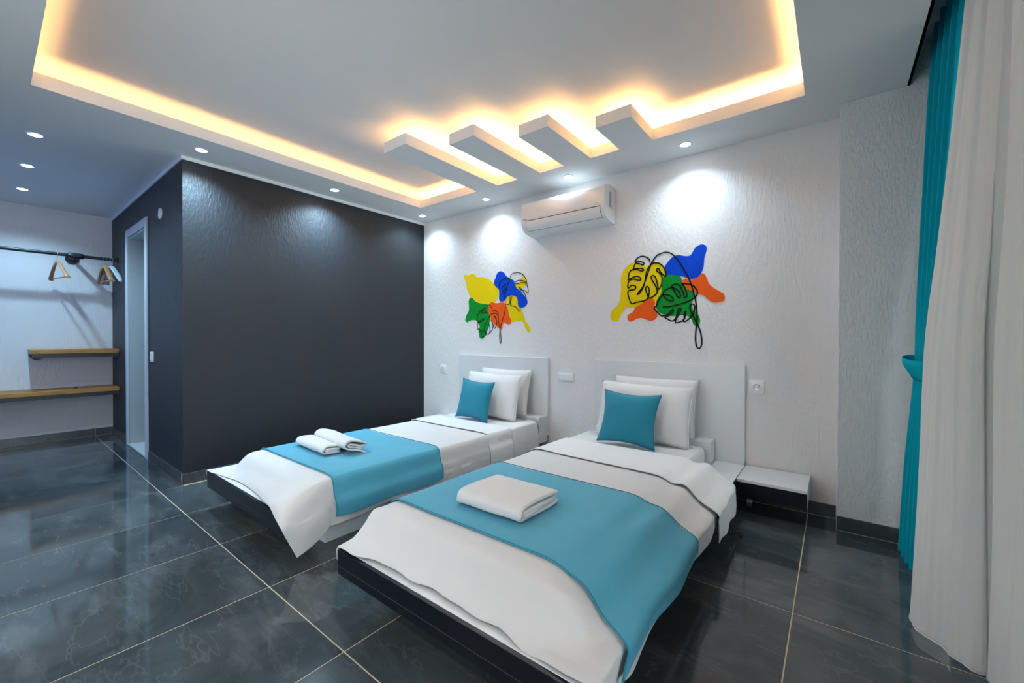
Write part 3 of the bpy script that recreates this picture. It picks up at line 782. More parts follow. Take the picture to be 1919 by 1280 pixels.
def sheet_row_far(y, dy, hang, b):
    r = far_row(y, zt=ZT + LF + dy, hang=hang, bulge=b)
    return [(p[0] - (0.006 if i < 4 else 0), p[1], p[2] + (0.008 if i < 4 else 0)) for i, p in enumerate(r)]
rows = [sheet_row_far(2.60, -0.001, 0.10, 0.012), sheet_row_far(2.52, 0.0, 0.095, 0.012), sheet_row_far(2.44, 0.0, 0.10, 0.014), sheet_row_far(2.36, 0.003, 0.10, 0.015), sheet_row_far(2.325, 0.004, 0.105, 0.016)]
bm = loft(rows, 120, 40, wrinkle=0.0016, wscale=6.0, seed=5.0)
t = thing('folded_sheet', 'white sheet turned down below the pillows beside the charcoal wall', 'sheet', (-2.5, 2.45, 0.36))
cloth('turned_band', bm, M['linen'], t, 0.0045)

# ---- teal runners
rows = []
for y in [1.826, 1.80, 1.70, 1.58, 1.46, 1.34, 1.24, 1.16, 1.125]:
    s = (y - 1.125) / 0.70
    r = near_row(y, lift=0.0085, hang=0.195 + 0.006 * math.sin(y * 15), k=fold_k(y - 0.05 - 0.05 * (1 - s)) + 0.003, x_out=-0.443 + 0.006 * math.sin(y * 13))
    sh = -0.09 * (1 - s) + -0.03
    r = [(p[0], p[1] + sh * max(0.0, (i - 7) / 5) ** 1.2, p[2]) for i, p in enumerate(r)]
    rows.append(r)
bm = loft(rows, 150, 70, wrinkle=0.0020, wscale=7.0, seed=12.0)
t = thing('bed_runner', 'teal cotton runner across the foot of the nearest bed', 'runner', (-1.0, 1.48, 0.37))
cloth('runner_cloth', bm, M['teal'], t, 0.003)
hem_pts = [spline(r, 150) for r in (rows[-1], rows[0])]
for pts in hem_pts:
    obj('hem', add_tube(bmesh.new(), [(p.x, p.y, p.z + 0.004) for p in pts[::2]], 0.0022, 6), M['tealdeep'], t, smooth=True)

rows = []
for y in [1.842, 1.80, 1.70, 1.60, 1.50, 1.40, 1.30, 1.20, 1.112]:
    r = far_row(y, zt=ZT + 0.0065, hang=0.162 + 0.004 * math.sin(y * 14), bulge=0.020 + 0.004 * math.sin(y * 16.0))
    r = r[3:]
    r[0] = (MA0 - 0.030, y, 0.286)
    rows.append([(p[0] + (0.004 if i > 6 else -0.004 if i < 1 else 0), p[1], p[2]) for i, p in enumerate(r)])
bm = loft(rows, 120, 70, wrinkle=0.0020, wscale=7.0, seed=22.0)
t = thing('bed_runner', 'teal cotton runner across the bed by the charcoal wall', 'runner', (-2.5, 1.48, 0.37))
cloth('runner_cloth', bm, M['teal'], t, 0.003)
for r in (rows[-1], rows[0]):
    pts = spline(r, 120)
    obj('hem', add_tube(bmesh.new(), [(p.x + (0.003 if i > 48 else 0), p.y, p.z + 0.004) for i, p in enumerate(pts[::2])], 0.0022, 6), M['tealdeep'], t, smooth=True)

# ---- pillows and cushions (local: width along x, height along z, plump along y)
def pillow_bm(w, h, t, ears=0.06, pinch=0.045, seed=0.0, wr=0.006):
    bm = bmesh.new()
    n = 30
    sides = []
    for s in (-1, 1):
        g = []
        for i in range(n + 1):
            row = []
            for j in range(n + 1):
                u, v = -1 + 2 * i / n, -1 + 2 * j / n
                x = w / 2 * u * (1 - pinch * (1 - v * v) * abs(u))
                z = h / 2 * v * (1 - pinch * (1 - u * u) * abs(v))
                f = max(0.0, (1 - abs(u) ** 2.6) * (1 - abs(v) ** 2.6)) ** 0.55
                y = s * t / 2 * f
                q = Vector((x * 9 + seed, z * 9, s * 3.0 + seed))
                edge = max(abs(u), abs(v))
                y += s * wr * noise.noise(q) * f
                x += wr * 0.5 * noise.noise(q + Vector((5, 2, 1))) * f
                if f > 0 and edge > 0.55:
                    y += s * wr * 0.55 * f * math.sin((u * 17 if abs(v) > abs(u) else v * 17) + seed) * (edge - 0.55)
                row.append(bm.verts.new((x, y, z)))
            g.append(row)
        sides.append(g)
        for i in range(n):
            for j in range(n):
                q = (g[i][j], g[i + 1][j], g[i + 1][j + 1], g[i][j + 1])
                bm.faces.new(q if s < 0 else tuple(reversed(q)))
    bmesh.ops.remove_doubles(bm, verts=bm.verts, dist=0.0004)
    bmesh.ops.recalc_face_normals(bm, faces=bm.faces)
    return bm
def pillow(name, label, cat, c, w, h, t, lean, m, seed, pinch=0.045, rz=0.0, roll=0.0, group=None, piping=False):
    o = thing(name, label, cat, c, group=group)
    o.rotation_euler = (math.radians(-lean), math.radians(roll), math.radians(rz))
    obj('case', pillow_bm(w, h, t, pinch=pinch, seed=seed), m, o, smooth='all', local=True)
    n = 60
    loop = []
    for k in range(4 * 15):
        e, s = divmod(k, 15)
        a = -1 + 2 * s / 15
        u, v = ((a, -1), (1, a), (-a, 1), (-1, -a))[e]
        loop.append((w / 2 * u * (1 - pinch * (1 - v * v) * abs(u)), 0, h / 2 * v * (1 - pinch * (1 - u * u) * abs(v))))
    loop.append(loop[0])
    obj('edge_seam', add_tube(bmesh.new(), loop, 0.003, 6, caps=False), m, o, smooth='all', local=True)
    return o
# nearest bed
pillow('pillow', 'white pillow behind another at the headboard of the nearest bed', 'pillow', (-1.060, 3.035, 0.585), 0.62, 0.42, 0.13, 12, M['linen'], 2.0)
pillow('pillow', 'white front pillow right behind the teal cushion of the nearest bed', 'pillow', (-1.075, 2.880, 0.560), 0.665, 0.405, 0.15, 13, M['linen'], 7.0, roll=1.0)
pillow('cushion', 'square teal cushion leaning on pillows of the nearest bed', 'cushion', (-1.100, 2.695, 0.5375), 0.405, 0.365, 0.125, 17, M['tealdeep'], 11.0, pinch=0.13, roll=1.5)
# far bed
pillow('pillow', 'white pillow behind another at the headboard by the charcoal wall', 'pillow', (-2.475, 3.035, 0.585), 0.61, 0.42, 0.13, 12, M['linen'], 17.0)
pillow('pillow', 'white front pillow right behind the teal cushion by the charcoal wall', 'pillow', (-2.490, 2.880, 0.560), 0.645, 0.405, 0.15, 13, M['linen'], 27.0, roll=1.2)
pillow('cushion', 'square teal cushion leaning on pillows by the charcoal wall', 'cushion', (-2.520, 2.695, 0.532), 0.385, 0.355, 0.125, 14, M['tealdeep'], 31.0, pinch=0.12, roll=2.5)

# ---- folded towels: one strip folded over itself, seen in layers at the ends
def towel(label, length, depth, layer, path, loc, rot, group=None):
    o = thing('towel', label, 'towel', loc, group=group)
    o.rotation_euler = rot
    pts = spline([Vector((0, p[0], p[1])) for p in path], 90)
    bm = bmesh.new()
    nx = 26
    g = []
    for i in range(nx + 1):
        x = -length / 2 + length * i / nx
        line = []
        for k, p in enumerate(pts):
            w_ = noise.noise(Vector((x * 11, p.y * 11, p.z * 30 + length * 10))) * 0.004
            endr = 0.006 * math.sin(k * 0.35) * (abs(2 * i / nx - 1) ** 8)
            line.append(bm.verts.new((x + endr, p.y + w_ * 0.6, p.z + w_ * 0.5)))
        g.append(line)
    for i in range(nx):
        for k in range(len(pts) - 1):
            bm.faces.new((g[i][k], g[i + 1][k], g[i + 1][k + 1], g[i][k + 1]))
    t = obj('folded_cloth', bm, M['terry'], o, smooth='all', local=True)
    md = t.modifiers.new('thickness', 'SOLIDIFY')
    md.thickness = layer
    md.offset = 0.0
    return o
big = [(0.135, 0.008), (0.05, 0.008), (-0.06, 0.008), (-0.128, 0.010), (-0.142, 0.028), (-0.128, 0.048), (-0.06, 0.053), (0.05, 0.053), (0.122, 0.050), (0.134, 0.040), (0.122, 0.031), (0.05, 0.032), (-0.06, 0.033), (-0.110, 0.030), (-0.110, 0.022), (-0.05, 0.021), (0.05, 0.020), (0.115, 0.021)]
towel('white towel folded into a flat square on the nearest bed', 0.335, 0.27, 0.0115, big, (-1.105, 1.392, ZT + 0.0135), (0, 0, math.radians(1.0)))
roll_ = [(0.05, 0.007), (0.0, 0.007), (-0.045, 0.008), (-0.060, 0.026), (-0.045, 0.044), (0.0, 0.047), (0.045, 0.044), (0.058, 0.034), (0.045, 0.026), (0.0, 0.029), (-0.034, 0.029), (-0.036, 0.021), (0.0, 0.019), (0.046, 0.019)]
towel('white rolled towel, lower front one of two on the far bed', 0.385, 0.12, 0.0105, roll_, (-2.605, 1.325, ZT + 0.0135), (0, 0, math.radians(-3)))
roll2 = [(0.085, -0.012), (0.04, 0.002), (-0.045, 0.008), (-0.066, 0.030), (-0.045, 0.052), (0.0, 0.057), (0.055, 0.051), (0.072, 0.038), (0.045, 0.028), (0.0, 0.033), (-0.034, 0.033), (-0.036, 0.022), (0.0, 0.020), (0.046, 0.016)]
towel('white rolled towel, rear one of two leaning on its neighbour', 0.46, 0.12, 0.0105, roll2, (-2.545, 1.425, ZT + 0.030), (math.radians(-12), 0, math.radians(-6)))

# ================================================================== wall murals
PAINT = {'yellow': 'yellow', 'blue': 'blue', 'green': 'green', 'orange': 'orange'}
def mural(label, data, line_r):
    xs = [float(p.split(',')[0]) for _, _, s in data for p in s.split()]
    t = thing('wall_mural', label, 'mural', (sum(xs) / len(xs), YB, 1.4))
    lvl = 0
    for kind, colour, s in data:
        pts = [tuple(map(float, p.split(','))) for p in s.split()]
        if kind == 'patch':
            lvl += 1
            sm = spline([Vector((x, 0, z)) for x, z in pts], len(pts) * 4, closed=True)
            y1 = YB - 0.0006 - 0.0005 * lvl
            bm = bmesh.new()
            v = [bm.verts.new((p.x, y1, p.z)) for p in sm]
            w = [bm.verts.new((p.x, YB - 0.0002, p.z)) for p in sm]
            for tri in tessellate_polygon([[Vector((p.x, p.z, 0)) for p in sm]]):
                bm.faces.new([v[i] for i in tri])
            k = len(sm)
            for i in range(k):
                bm.faces.new((v[i], w[i], w[(i + 1) % k], v[(i + 1) % k]))
            bmesh.ops.recalc_face_normals(bm, faces=bm.faces)
            obj('paint_patch', bm, M[colour], t, label=colour + ' painted patch')
    y = YB - 0.0006 - 0.0005 * (lvl + 2)
    for kind, colour, s in data:
        if kind == 'line':
            pts = [tuple(map(float, p.split(','))) for p in s.split()]
            sm = spline([Vector((x, 0, z)) for x, z in pts], len(pts) * 5)
            bm = bmesh.new()
            pr = []
            for i, p in enumerate(sm):
                d = sm[min(i + 1, len(sm) - 1)] - sm[max(i - 1, 0)]
                d = d.normalized() if d.length > 1e-6 else Vector((1, 0, 0))
                n = Vector((-d.z, 0, d.x)) * line_r
                pr.append([bm.verts.new((p.x + n.x, y, p.z + n.z)), bm.verts.new((p.x - n.x, y, p.z - n.z))])
            for a, b in zip(pr, pr[1:]):
                bm.faces.new((a[0], a[1], b[1], b[0]))
            ob = obj('painted_line', bm, M['ink'], t, label='black line drawing of a leaf')
mural('wall painting of leaf line art over colour patches, right of the pair', MURAL_RIGHT, 0.0052)
mural('wall painting of leaf line art over colour patches, left of the pair', MURAL_LEFT, 0.0036)

# ================================================================== split air conditioner
ac = thing('air_conditioner', 'white glossy split air conditioner high on the bed wall', 'air conditioner', (-1.80, YB, 2.14))
AX0, AX1 = -2.197, -1.405
prof = [(0.0, 2.285), (0.10, 2.287), (0.165, 2.279), (0.192, 2.262), (0.203, 2.235), (0.206, 2.17), (0.205, 2.115), (0.197, 2.072), (0.178, 2.040), (0.145, 2.018), (0.10, 2.006), (0.05, 2.000), (0.0, 1.999)]
pp = [(YB - p.x, p.y) for p in spline([Vector((a, b, 0)) for a, b in prof], 97)]
bm = bmesh.new()
add_prism(bm, pp, 'x', AX0, AX1)
obj('body', bm, M['acgloss'], ac, smooth=True)
def skin(name, i0, i1, x0, x1, th, m, lab=None):
    """Thin panel following the body's profile between two profile points."""
    bm = bmesh.new()
    seg = pp[i0:i1 + 1]
    rows_ = []
    for k, (y, z) in enumerate(seg):
        a, b = seg[max(0, k - 1)], seg[min(len(seg) - 1, k + 1)]
        d = Vector((b[0] - a[0], b[1] - a[1])).normalized()
        n = Vector((d.y, -d.x))
        if n.x > 0:
            n = -n
        rows_.append([bm.verts.new((x0, y + n.x * th, z + n.y * th)), bm.verts.new((x1, y + n.x * th, z + n.y * th)), bm.verts.new((x1, y - n.x * .002, z - n.y * .002)), bm.verts.new((x0, y - n.x * .002, z - n.y * .002))])
    for a, b in zip(rows_, rows_[1:]):
        for q in range(4):
            bm.faces.new((a[q], a[(q + 1) % 4], b[(q + 1) % 4], b[q]))
    bm.faces.new(rows_[0])
    bm.faces.new(list(reversed(rows_[-1])))
    bmesh.ops.recalc_face_normals(bm, faces=bm.faces)
    return obj(name, bm, m, ac, smooth=True, label=lab)
skin('louver_shadow', 49, 69, AX0 + 0.045, AX1 - 0.033, 0.0016, M['hole'], 'dark shade line round the air flap')  # dark skin paints the shade in the gap round the flap
skin('louver', 50, 68, AX0 + 0.048, AX1 - 0.036, 0.0032, M['plastic'], 'white air flap')
skin('front_panel', 24, 47, AX0 + 0.002, AX1 - 0.002, 0.0030, M['acgloss'])
obj('name_mark', box(AX0 + 0.022, AX0 + 0.060, YB - 0.2105, YB - 0.2085, 2.117, 2.125), M['label'], ac, label='small grey mark')
obj('display_mark', box(AX1 - 0.075, AX1 - 0.045, YB - 0.2105, YB - 0.2085, 2.128, 2.134), M['labely'], ac, label='faint display mark')
obj('side_sticker', box(AX1 - 0.001, AX1 + 0.0012, YB - 0.115, YB - 0.075, 2.115, 2.235), M['label'], ac, label='grey blue side sticker')
obj('round_sticker', box(AX1 - 0.001, AX1 + 0.0014, YB - 0.075, YB - 0.050, 2.105, 2.135), M['labely'], ac, label='small yellow sticker')

# ================================================================== sockets and switches
def plate(name, label, cat, x, z, w, h, y=YB, detail='socket'):
    t = thing(name, label, cat, (x, y, z))
    obj('plate', box(x - w / 2, x + w / 2, y - 0.011, y - 0.0005, z - h / 2, z + h / 2, bev=0.003, seg=2), M['plastic'], t, smooth=True)
    if detail == 'socket':
        bm = bmesh.new()
        add_tube(bm, [(x, y - 0.0125, z), (x, y - 0.0095, z)], 0.023, 24)
        obj('socket_ring', bm, M['plastic'], t)
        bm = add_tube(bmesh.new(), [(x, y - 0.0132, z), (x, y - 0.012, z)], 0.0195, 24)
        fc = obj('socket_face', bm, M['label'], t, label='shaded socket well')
        obj('socket_core', add_tube(bmesh.new(), [(x, y - 0.0142, z - 0.004), (x, y - 0.0130, z - 0.004)], 0.0165, 24), M['plastic'], fc)
        for dx in (-0.0095, 0.0095):
            obj('pin_hole', add_tube(bmesh.new(), [(x + dx, y - 0.0148, z), (x + dx, y - 0.014, z)], 0.0032, 10), M['hole'], fc)
        obj('earth_clip', box(x - 0.002, x + 0.002, y - 0.0148, y - 0.014, z - 0.019, z - 0.012), M['chrome'], fc)
    elif detail == 'double':
        obj('rocker', box(x + 0.004, x + w / 2 - 0.022, y - 0.0145, y - 0.010, z - 0.024, z + 0.024, bev=0.002), M['plastic'], t, smooth=True)
        obj('blank_cover', box(x - w / 2 + 0.008, x - 0.004, y - 0.0125, y - 0.010, z - 0.024, z + 0.024, bev=0.001), M['plastic'], t)
    else:
        obj('rocker', box(x - w / 2 + 0.008, x + w / 2 - 0.008, y - 0.0145, y - 0.010, z - h / 2 + 0.01, z + h / 2 - 0.01, bev=0.002), M['plastic'], t, smooth=True)
    return t
plate('power_socket', 'white wall socket right of the nearest headboard', 'socket', -0.405, 0.762, 0.092, 0.088)
plate('power_socket', 'small white wall socket between charcoal wall and far headboard', 'socket', -3.420, 0.737, 0.092, 0.088)
plate('switch_plate', 'wide white switch plate on the wall between the two headboards', 'switch', -1.856, 0.739, 0.155, 0.072, detail='double')
plate('light_switch', 'white light switch on the dark wall beside the doorway', 'switch', -4.612, 0.912, 0.085, 0.088, y=YD, detail='rocker')
t = thing('round_vent', 'round white vent cover high on the dark wall right of the doorway', 'vent', (-4.345, YD, 2.088))
obj('cap', add_disc(bmesh.new(), (-4.345, YD - 0.0005, 2.088), (0, -1, 0), 0.047, 0.008, 32, 0.043), M['plastic'], t, smooth=True)
t = thing('power_adapter', 'small white block lying on the floor under the side shelf', 'adapter', (-0.436, 3.11, 0.0))
obj('block', box(-0.452, -0.420, 3.095, 3.128, 0.0, 0.022, bev=0.003, seg=2), M['plastic'], t, smooth=True)

# ================================================================== closet corner: rail, hangers, shelves
RXX, RZ = -6.08, 1.903
rail = thing('clothes_rail', 'black steel clothes rail across the closet corner', 'clothes rail', (RXX, 0.6, RZ))
obj('pipe', add_tube(bmesh.new(), [(RXX, -1.3, RZ), (RXX, YD - 0.004, RZ)], 0.0165, 14), M['black'], rail, smooth=True)
obj('end_flange', add_disc(bmesh.new(), (RXX, YD - 0.001, RZ), (0, -1, 0), 0.030, 0.010, 24), M['black'], rail, smooth=True)
for yy in (0.595, -1.25):
    obj('support_pipe', add_tube(bmesh.new(), [(RXX, yy, RZ), (XL + 0.01, yy, RZ)], 0.0165, 14), M['black'], rail, smooth=True)
    obj('tee_fitting', add_tube(bmesh.new(), [(RXX, yy - 0.055, RZ), (RXX, yy - 0.05, RZ), (RXX, yy - 0.02, RZ - 0.002), (RXX, yy + 0.02, RZ - 0.002), (RXX, yy + 0.05, RZ), (RXX, yy + 0.055, RZ)], [0.024, 0.028, 0.030, 0.030, 0.028, 0.024], 16), M['black'], rail, smooth=True)
    obj('wall_flange', add_disc(bmesh.new(), (XL + 0.001, yy, RZ), (1, 0, 0), 0.052, 0.012, 28), M['black'], rail, smooth=True)

def hanger_tree(kind):
    """One clothes hanger in local coordinates: rail centre at the origin, arms along x."""
    t = bpy.data.objects.new('clothes_hanger', None)
    t.empty_display_size = 0.05
    COL.objects.link(t)
    hook = [(0.010, 0, -0.012)]
    for k in range(13):
        a = math.radians(-30 + k * 20)
        hook.append((0.0215 * math.cos(a), 0, 0.0215 * math.sin(a)))
    hook = [(-0.0, 0, -0.078), (0.0, 0, -0.045), (0.012, 0, -0.024)] + [(0.0205 * math.cos(math.radians(a)), 0, 0.0205 * math.sin(math.radians(a))) for a in range(-35, 200, 18)]
    obj('hook', add_tube(bmesh.new(), spline([Vector(p) for p in hook], 50), 0.0019, 8), M['chrome'], t, smooth='all', local=True)
    body = M['beech'] if kind == 'wood' else M['silverp']
    bm = bmesh.new()
    arm = spline([Vector(p) for p in ((0.0, 0, -0.080), (0.035, 0, -0.088), (0.09, 0, -0.125), (0.15, 0, -0.178), (0.205, 0, -0.225), (0.218, 0, -0.238))], 26)
    for s in (-1, 1):
        ring = []
        for i, p in enumerate(arm):
            f = i / 25
            hh = 0.017 - 0.004 * f
            dd = (0.009 + 0.010 * f) if kind == 'wood' else (0.010 + 0.014 * f)
            yoff = 0.016 * f * f
            ring.append([bm.verts.new((s * p.x, yoff + dd * math.cos(a), p.z + hh * math.sin(a))) for a in [2 * math.pi * k / 10 for k in range(10)]])
        for a, b in zip(ring, ring[1:]):
            for k in range(10):
                bm.faces.new((a[k], a[(k + 1) % 10], b[(k + 1) % 10], b[k]))
        bm.faces.new(ring[-1])
        bm.faces.new(ring[0])
    bmesh.ops.recalc_face_normals(bm, faces=bm.faces)
    obj('arms', bm, body, t, smooth=True, local=True)
    if kind == 'wood':
        obj('trouser_bar', add_tube(bmesh.new(), [(-0.205, 0.014, -0.232), (0.205, 0.014, -0.232)], 0.0065, 10), body, t, smooth=True, local=True)
    return t
def copy_tree(o, parent=None):
    c = o.copy()
    COL.objects.link(c)
    c.parent = parent
    for ch in list(o.children):
        copy_tree(ch, c)
    return c
wood_h = hanger_tree('wood')
grey_h = hanger_tree('grey')
spots = [(wood_h, True, 0.466, 11, 'beech wood hanger alone on the rail, left of the black fitting'),
         (wood_h, False, 0.795, 5, 'beech wood hanger leftmost of the bunch near dark wall'),
         (wood_h, False, 0.815, 1, 'beech wood hanger tucked right behind another in the bunch'),
         (grey_h, True, 0.842, 12, 'silver grey plastic hanger beside the bunched wooden hangers'),
         (grey_h, False, 0.864, 8, 'silver grey plastic hanger nearest the dark wall')]
for src, first, yy, rz, lab in spots:
    h = src if first else copy_tree(src)
    h.location = (RXX, yy, RZ - 0.0025)
    h.rotation_euler = (0, 0, math.radians(rz))
    tag(h, lab, 'hanger', 'hangers on the closet rail')

def shelf(label, y0, y1, z1, brackets):
    x1 = -6.006
    t = thing('wall_shelf', label, 'shelf', ((XL + x1) / 2, (y0 + y1) / 2, z1 - 0.08))
    obj('board', box(XL + 0.002, x1, y0, y1, z1 - 0.040, z1, bev=0.002), M['oak'], t)
    obj('front_rail', box(x1 - 0.03, x1 - 0.002, y0 + 0.01, y1, z1 - 0.078, z1 - 0.041), M['black'], t, label='black steel rail under board')
    obj('back_rail', box(XL + 0.002, XL + 0.03, y0 + 0.01, y1, z1 - 0.078, z1 - 0.041), M['black'], t, label='black steel rail under board')
    for yy in brackets:
        br = obj('bracket_pipe', add_tube(bmesh.new(), [(XL + 0.01, yy, z1 - 0.060), (x1 - 0.002, yy, z1 - 0.060)], 0.018, 14), M['black'], t, smooth=True)
        obj('wall_flange', add_disc(bmesh.new(), (XL + 0.001, yy, z1 - 0.060), (1, 0, 0), 0.050, 0.012, 28), M['black'], br, smooth=True)
        obj('end_cap', add_tube(bmesh.new(), [(x1 - 0.03, yy, z1 - 0.060), (x1 + 0.004, yy, z1 - 0.060)], 0.024, 16), M['black'], br, smooth=True)
    return t
shelf('short wooden wall shelf, upper of two in the closet corner', 0.286, YD - 0.002, 0.955, (0.345,))
s2 = shelf('long wooden wall shelf, lower of two in the closet corner', -1.25, YD - 0.002, 0.552, (-1.15, -0.2))
obj('screw_head', add_disc(bmesh.new(), (-6.19, 0.60, 0.552), (0, 0, 1), 0.012, 0.010, 14), M['black'], s2)

# ================================================================== curtains
def curtain_bm(paths, nu, nv):
    """paths: list of rows from top to bottom, each a list of (x, y, z)."""
    return loft(paths, nu, nv)
# teal drape, gathered, with a tie-back at mid height
def teal_row(z, x0, y_a, y_b, amp, waves, n=41):
    out = []
    for i in range(n):
        s = i / (n - 1)
        y = y_a + (y_b - y_a) * s
        out.append((x0 + 0.03 * s + amp * math.sin(s * waves * 2 * math.pi), y + 0.35 * amp * math.cos(s * waves * 2 * math.pi), z))
    return out
W_ = 5
rows = [teal_row(2.60, 0.418, 2.905, 2.35, 0.055, W_), teal_row(2.30, 0.400, 2.905, 2.36, 0.055, W_), teal_row(1.9, 0.380, 2.905, 2.42, 0.048, W_), teal_row(1.5, 0.356, 2.905, 2.50, 0.036, W_), teal_row(1.15, 0.330, 2.905, 2.58, 0.018, W_), teal_row(1.00, 0.322, 2.900, 2.62, 0.011, W_),
        teal_row(0.90, 0.318, 2.895, 2.63, 0.011, W_), teal_row(0.75, 0.312, 2.900, 2.60, 0.015, W_), teal_row(0.45, 0.300, 2.905, 2.58, 0.024, W_), teal_row(0.05, 0.288, 2.905, 2.56, 0.030, W_), teal_row(0.015, 0.287, 2.905, 2.56, 0.030, W_)]
drape = thing('curtain', 'teal drape gathered with a tie-back next to the pillar', 'curtain', (0.33, 2.75, 0.0))
cloth('drape_cloth', loft(rows, 190, 60), M['curtain'], drape, 0.003, 0.0)
# tie-back: a wide cuff gathered round the drape
def cuff(levels):
    bm = bmesh.new()
    rings = []
    for (z, xc, yc, rx, ry) in levels:
        rings.append([bm.verts.new((xc + rx * math.cos(2 * math.pi * k / 40), yc + ry * math.sin(2 * math.pi * k / 40), z + 0.010 * math.sin(2 * math.pi * k / 40))) for k in range(40)])
    for a, b in zip(rings, rings[1:]):
        for k in range(40):
            bm.faces.new((a[k], a[(k + 1) % 40], b[(k + 1) % 40], b[k]))
    return bm
cloth('tie_back', cuff([(0.990, 0.322, 2.755, 0.060, 0.165), (0.965, 0.322, 2.755, 0.060, 0.165), (0.940, 0.322, 2.755, 0.050, 0.158), (0.915, 0.322, 2.755, 0.036, 0.15), (0.895, 0.322, 2.755, 0.026, 0.145)]), M['curtain'], drape, 0.004, 0.0)

# white sheers hanging in front, nearer the camera
def resample(pts, n):
    return [tuple(p) for p in spline([Vector((x, y, 0)) for x, y in pts], n)]
def sheer_rows(tops, mids, bots, zs=(2.60, 1.25, 0.028), n=90):
    out = []
    a, b, c = resample(tops, n), resample(mids, n), resample(bots, n)
    def pleat(pts, amp, waves):
        out_ = []
        for i, p in enumerate(pts):
            q, r = pts[max(0, i - 1)], pts[min(len(pts) - 1, i + 1)]
            d = Vector((r[0] - q[0], r[1] - q[1])).normalized()
            w_ = amp * math.sin(2 * math.pi * waves * i / (len(pts) - 1)) * (0.7 + 0.3 * math.sin(i * 0.9))
            out_.append((p[0] - d.y * w_, p[1] + d.x * w_, 0))
        return out_
    a, b, c = pleat(a, 0.012, 9), pleat(b, 0.009, 7), pleat(c, 0.005, 5)
    for z in (2.60, 2.2, 1.8, 1.4, 1.07, 0.7, 0.4, 0.15, 0.03):
        if z >= 1.07:
            f = (2.60 - z) / (2.60 - 1.07)
            out.append([(p[0] * (1 - f) + q[0] * f, p[1] * (1 - f) + q[1] * f, z) for p, q in zip(a, b)])
        else:
            f = (1.07 - z) / 1.04
            out.append([(p[0] * (1 - f) + q[0] * f, p[1] * (1 - f) + q[1] * f, z) for p, q in zip(b, c)])
    return out
top1 = [(0.47, 2.34), (0.42, 2.24), (0.384, 2.150), (0.378, 2.10), (0.402, 2.06), (0.384, 2.02), (0.408, 1.985), (0.392, 1.94), (0.402, 1.87), (0.408, 1.79), (0.425, 1.73)]
mid1 = [(0.42, 2.36), (0.33, 2.26), (0.273, 2.150), (0.272, 2.09), (0.292, 2.05), (0.306, 1.995), (0.326, 1.955), (0.338, 1.90), (0.352, 1.875), (0.368, 1.885), (0.40, 1.90)]
bot1 = [(0.36, 2.37), (0.28, 2.26), (0.232, 2.158), (0.236, 2.095), (0.262, 2.045), (0.300, 2.006), (0.318, 1.965), (0.345, 1.935), (0.372, 1.925), (0.395, 1.935), (0.42, 1.96)]
s1 = thing('curtain', 'white sheer curtain panel hanging right in front of the teal drape', 'curtain', (0.33, 2.0, 0.0))
rws = sheer_rows(top1, mid1, bot1)
cloth('sheer_cloth', loft(rws, 160, 60), M['sheer'], s1, 0.0015, 0.0)
obj('bottom_hem', add_tube(bmesh.new(), spline([Vector(p) for p in rws[-1]], 120), 0.0028, 6), M['sheer'], s1, smooth='all')
top2 = [(0.46, 1.86), (0.425, 1.80), (0.392, 1.735), (0.410, 1.67), (0.388, 1.60), (0.42, 1.52), (0.39, 1.42), (0.425, 1.32), (0.39, 1.2), (0.42, 1.1), (0.39, 1.0)]
mid2 = [(0.45, 1.93), (0.42, 1.90), (0.385, 1.845), (0.375, 1.78), (0.405, 1.70), (0.375, 1.60), (0.415, 1.50), (0.38, 1.40), (0.42, 1.30), (0.38, 1.18), (0.41, 1.0)]
bot2 = [(0.455, 1.985), (0.425, 1.945), (0.382, 1.918), (0.383, 1.86), (0.40, 1.80), (0.372, 1.70), (0.41, 1.58), (0.375, 1.45), (0.415, 1.32), (0.375, 1.2), (0.41, 1.0)]
s2 = thing('curtain', 'white sheer curtain panel at the right border nearest the camera', 'curtain', (0.4, 1.5, 0.0))
rws = sheer_rows(top2, mid2, bot2)
cloth('sheer_cloth', loft(rws, 150, 60), M['sheer'], s2, 0.0015, 0.0)
obj('bottom_hem', add_tube(bmesh.new(), spline([Vector(p) for p in rws[-1]], 120), 0.0028, 6), M['sheer'], s2, smooth='all')
bm = box(0.385, 0.425, -0.9, YP - 0.005, 2.603, 2.62)
tag(obj('curtain_track', bm, M['alu']), 'white curtain track inside the ceiling slot above the curtains', 'curtain track')

# ================================================================== recessed downlights
def downlight_proto():
    t = bpy.data.objects.new('downlight', None)
    t.empty_display_size = 0.05
    COL.objects.link(t)
    bm = bmesh.new()
    n = 32
    prof_ = [(0.042, 0.0), (0.041, -0.004), (0.036, -0.0055), (0.032, -0.004), (0.031, -0.001)]
    rings = [[bm.verts.new((r * math.cos(2 * math.pi * k / n), r * math.sin(2 * math.pi * k / n), z)) for k in range(n)] for r, z in prof_]
    for a, b in zip(rings, rings[1:]):
        for k in range(n):
            bm.faces.new((a[k], a[(k + 1) % n], b[(k + 1) % n], b[k]))
    bmesh.ops.recalc_face_normals(bm, faces=bm.faces)
    obj('bezel', bm, M['plastic'], t, smooth=True, local=True)
    bm = bmesh.new()
    top = [bm.verts.new((0.0315 * math.cos(2 * math.pi * k / n), 0.0315 * math.sin(2 * math.pi * k / n), -0.003)) for k in range(n)]
    low = [bm.verts.new((0.020 * math.cos(2 * math.pi * k / n), 0.020 * math.sin(2 * math.pi * k / n), -0.0085)) for k in range(n)]
    for k in range(n):
        bm.faces.new((top[k], low[k], low[(k + 1) % n], top[(k + 1) % n]))
    bm.faces.new(list(reversed(low)))
    bm.faces.new(top)
    bmesh.ops.recalc_face_normals(bm, faces=bm.faces)
    obj('lens', bm, M['lens'], t, smooth=True, local=True, label='glowing cool white lens')
    return t
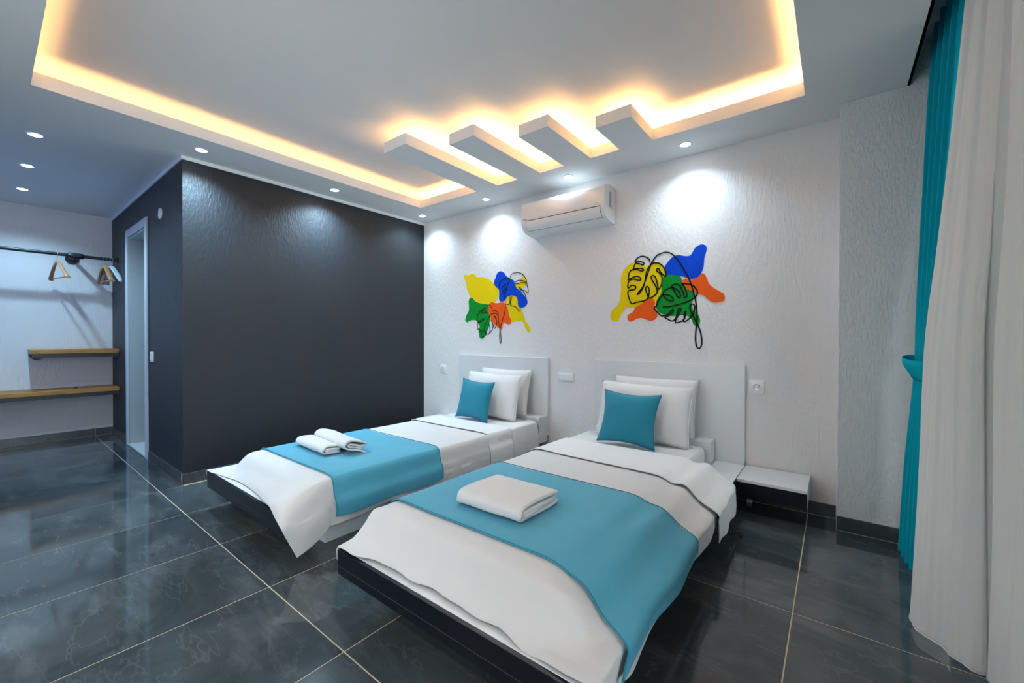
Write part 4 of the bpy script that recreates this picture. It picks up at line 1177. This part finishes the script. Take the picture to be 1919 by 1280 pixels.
spot_data = bpy.data.lights.new('downlight_lamp', 'SPOT')
spot_data.energy = SPOT_WATTS
spot_data.color = (0.62, 0.84, 1.0)
spot_data.spot_size = math.radians(140)
spot_data.spot_blend = 1.0
spot_data.shadow_soft_size = 0.028
wash_data = spot_data.copy()
wash_data.energy = SPOT_WATTS * 3.8
wash_data.color = (0.52, 0.80, 1.0)
closet_data = spot_data.copy()
closet_data.energy = SPOT_WATTS * 1.6
closet_data.color = (0.42, 0.73, 1.0)
closet_data.spot_blend = 0.6
lamps = [(-4.125, 0.223, 'white downlight over the closet area, first of three from the camera'),
         (-4.918, 0.224, 'white downlight over the closet area, middle of three'),
         (-5.727, 0.232, 'white downlight over the closet area, nearest the shelf wall'),
         (-3.532, 0.962, 'white downlight at the outer corner of the dark wall'),
         (-3.534, 1.950, 'white downlight halfway along the dark wall'),
         (-3.525, 2.938, 'white downlight where dark wall meets bed wall'),
         (-2.623, 2.955, 'white downlight left of the air conditioner'),
         (-1.724, 2.957, 'white downlight right above the air conditioner'),
         (-0.811, 2.950, 'white downlight over the right wall painting')]
proto = downlight_proto()
copies = [proto] + [copy_tree(proto) for _ in range(11)]
def lamp(d, data):
    lo_ = bpy.data.objects.new('downlight_lamp', data)
    COL.objects.link(lo_)
    lo_.parent = d
    lo_.location = (0, 0, -0.014)
for i, (x, y, lab) in enumerate(lamps):
    d = copies[i]
    d.location = (x, y, ZC)
    tag(d, lab, 'downlight', 'recessed downlights')
    lamp(d, wash_data if i in (3, 4) else closet_data if i < 3 else spot_data)

# added front fill: three unseen downlights behind the camera
fill_data = bpy.data.lights.new('downlight_lamp', 'SPOT')
fill_data.energy = 24.0
fill_data.color = (1.0, 0.90, 0.80)
fill_data.spot_size = math.radians(150)
fill_data.spot_blend = 1.0
fill_data.shadow_soft_size = 0.03
for k, x in enumerate((-2.9, -1.7, -0.5)):
    d = copies[9 + k]
    lamp(d, fill_data)
    d.location = (x, -0.75, ZC)
    tag(d, 'added fill downlight unseen behind the camera, ' + ('farthest from the window', 'middle one', 'nearest the window')[k], 'downlight', 'recessed downlights')
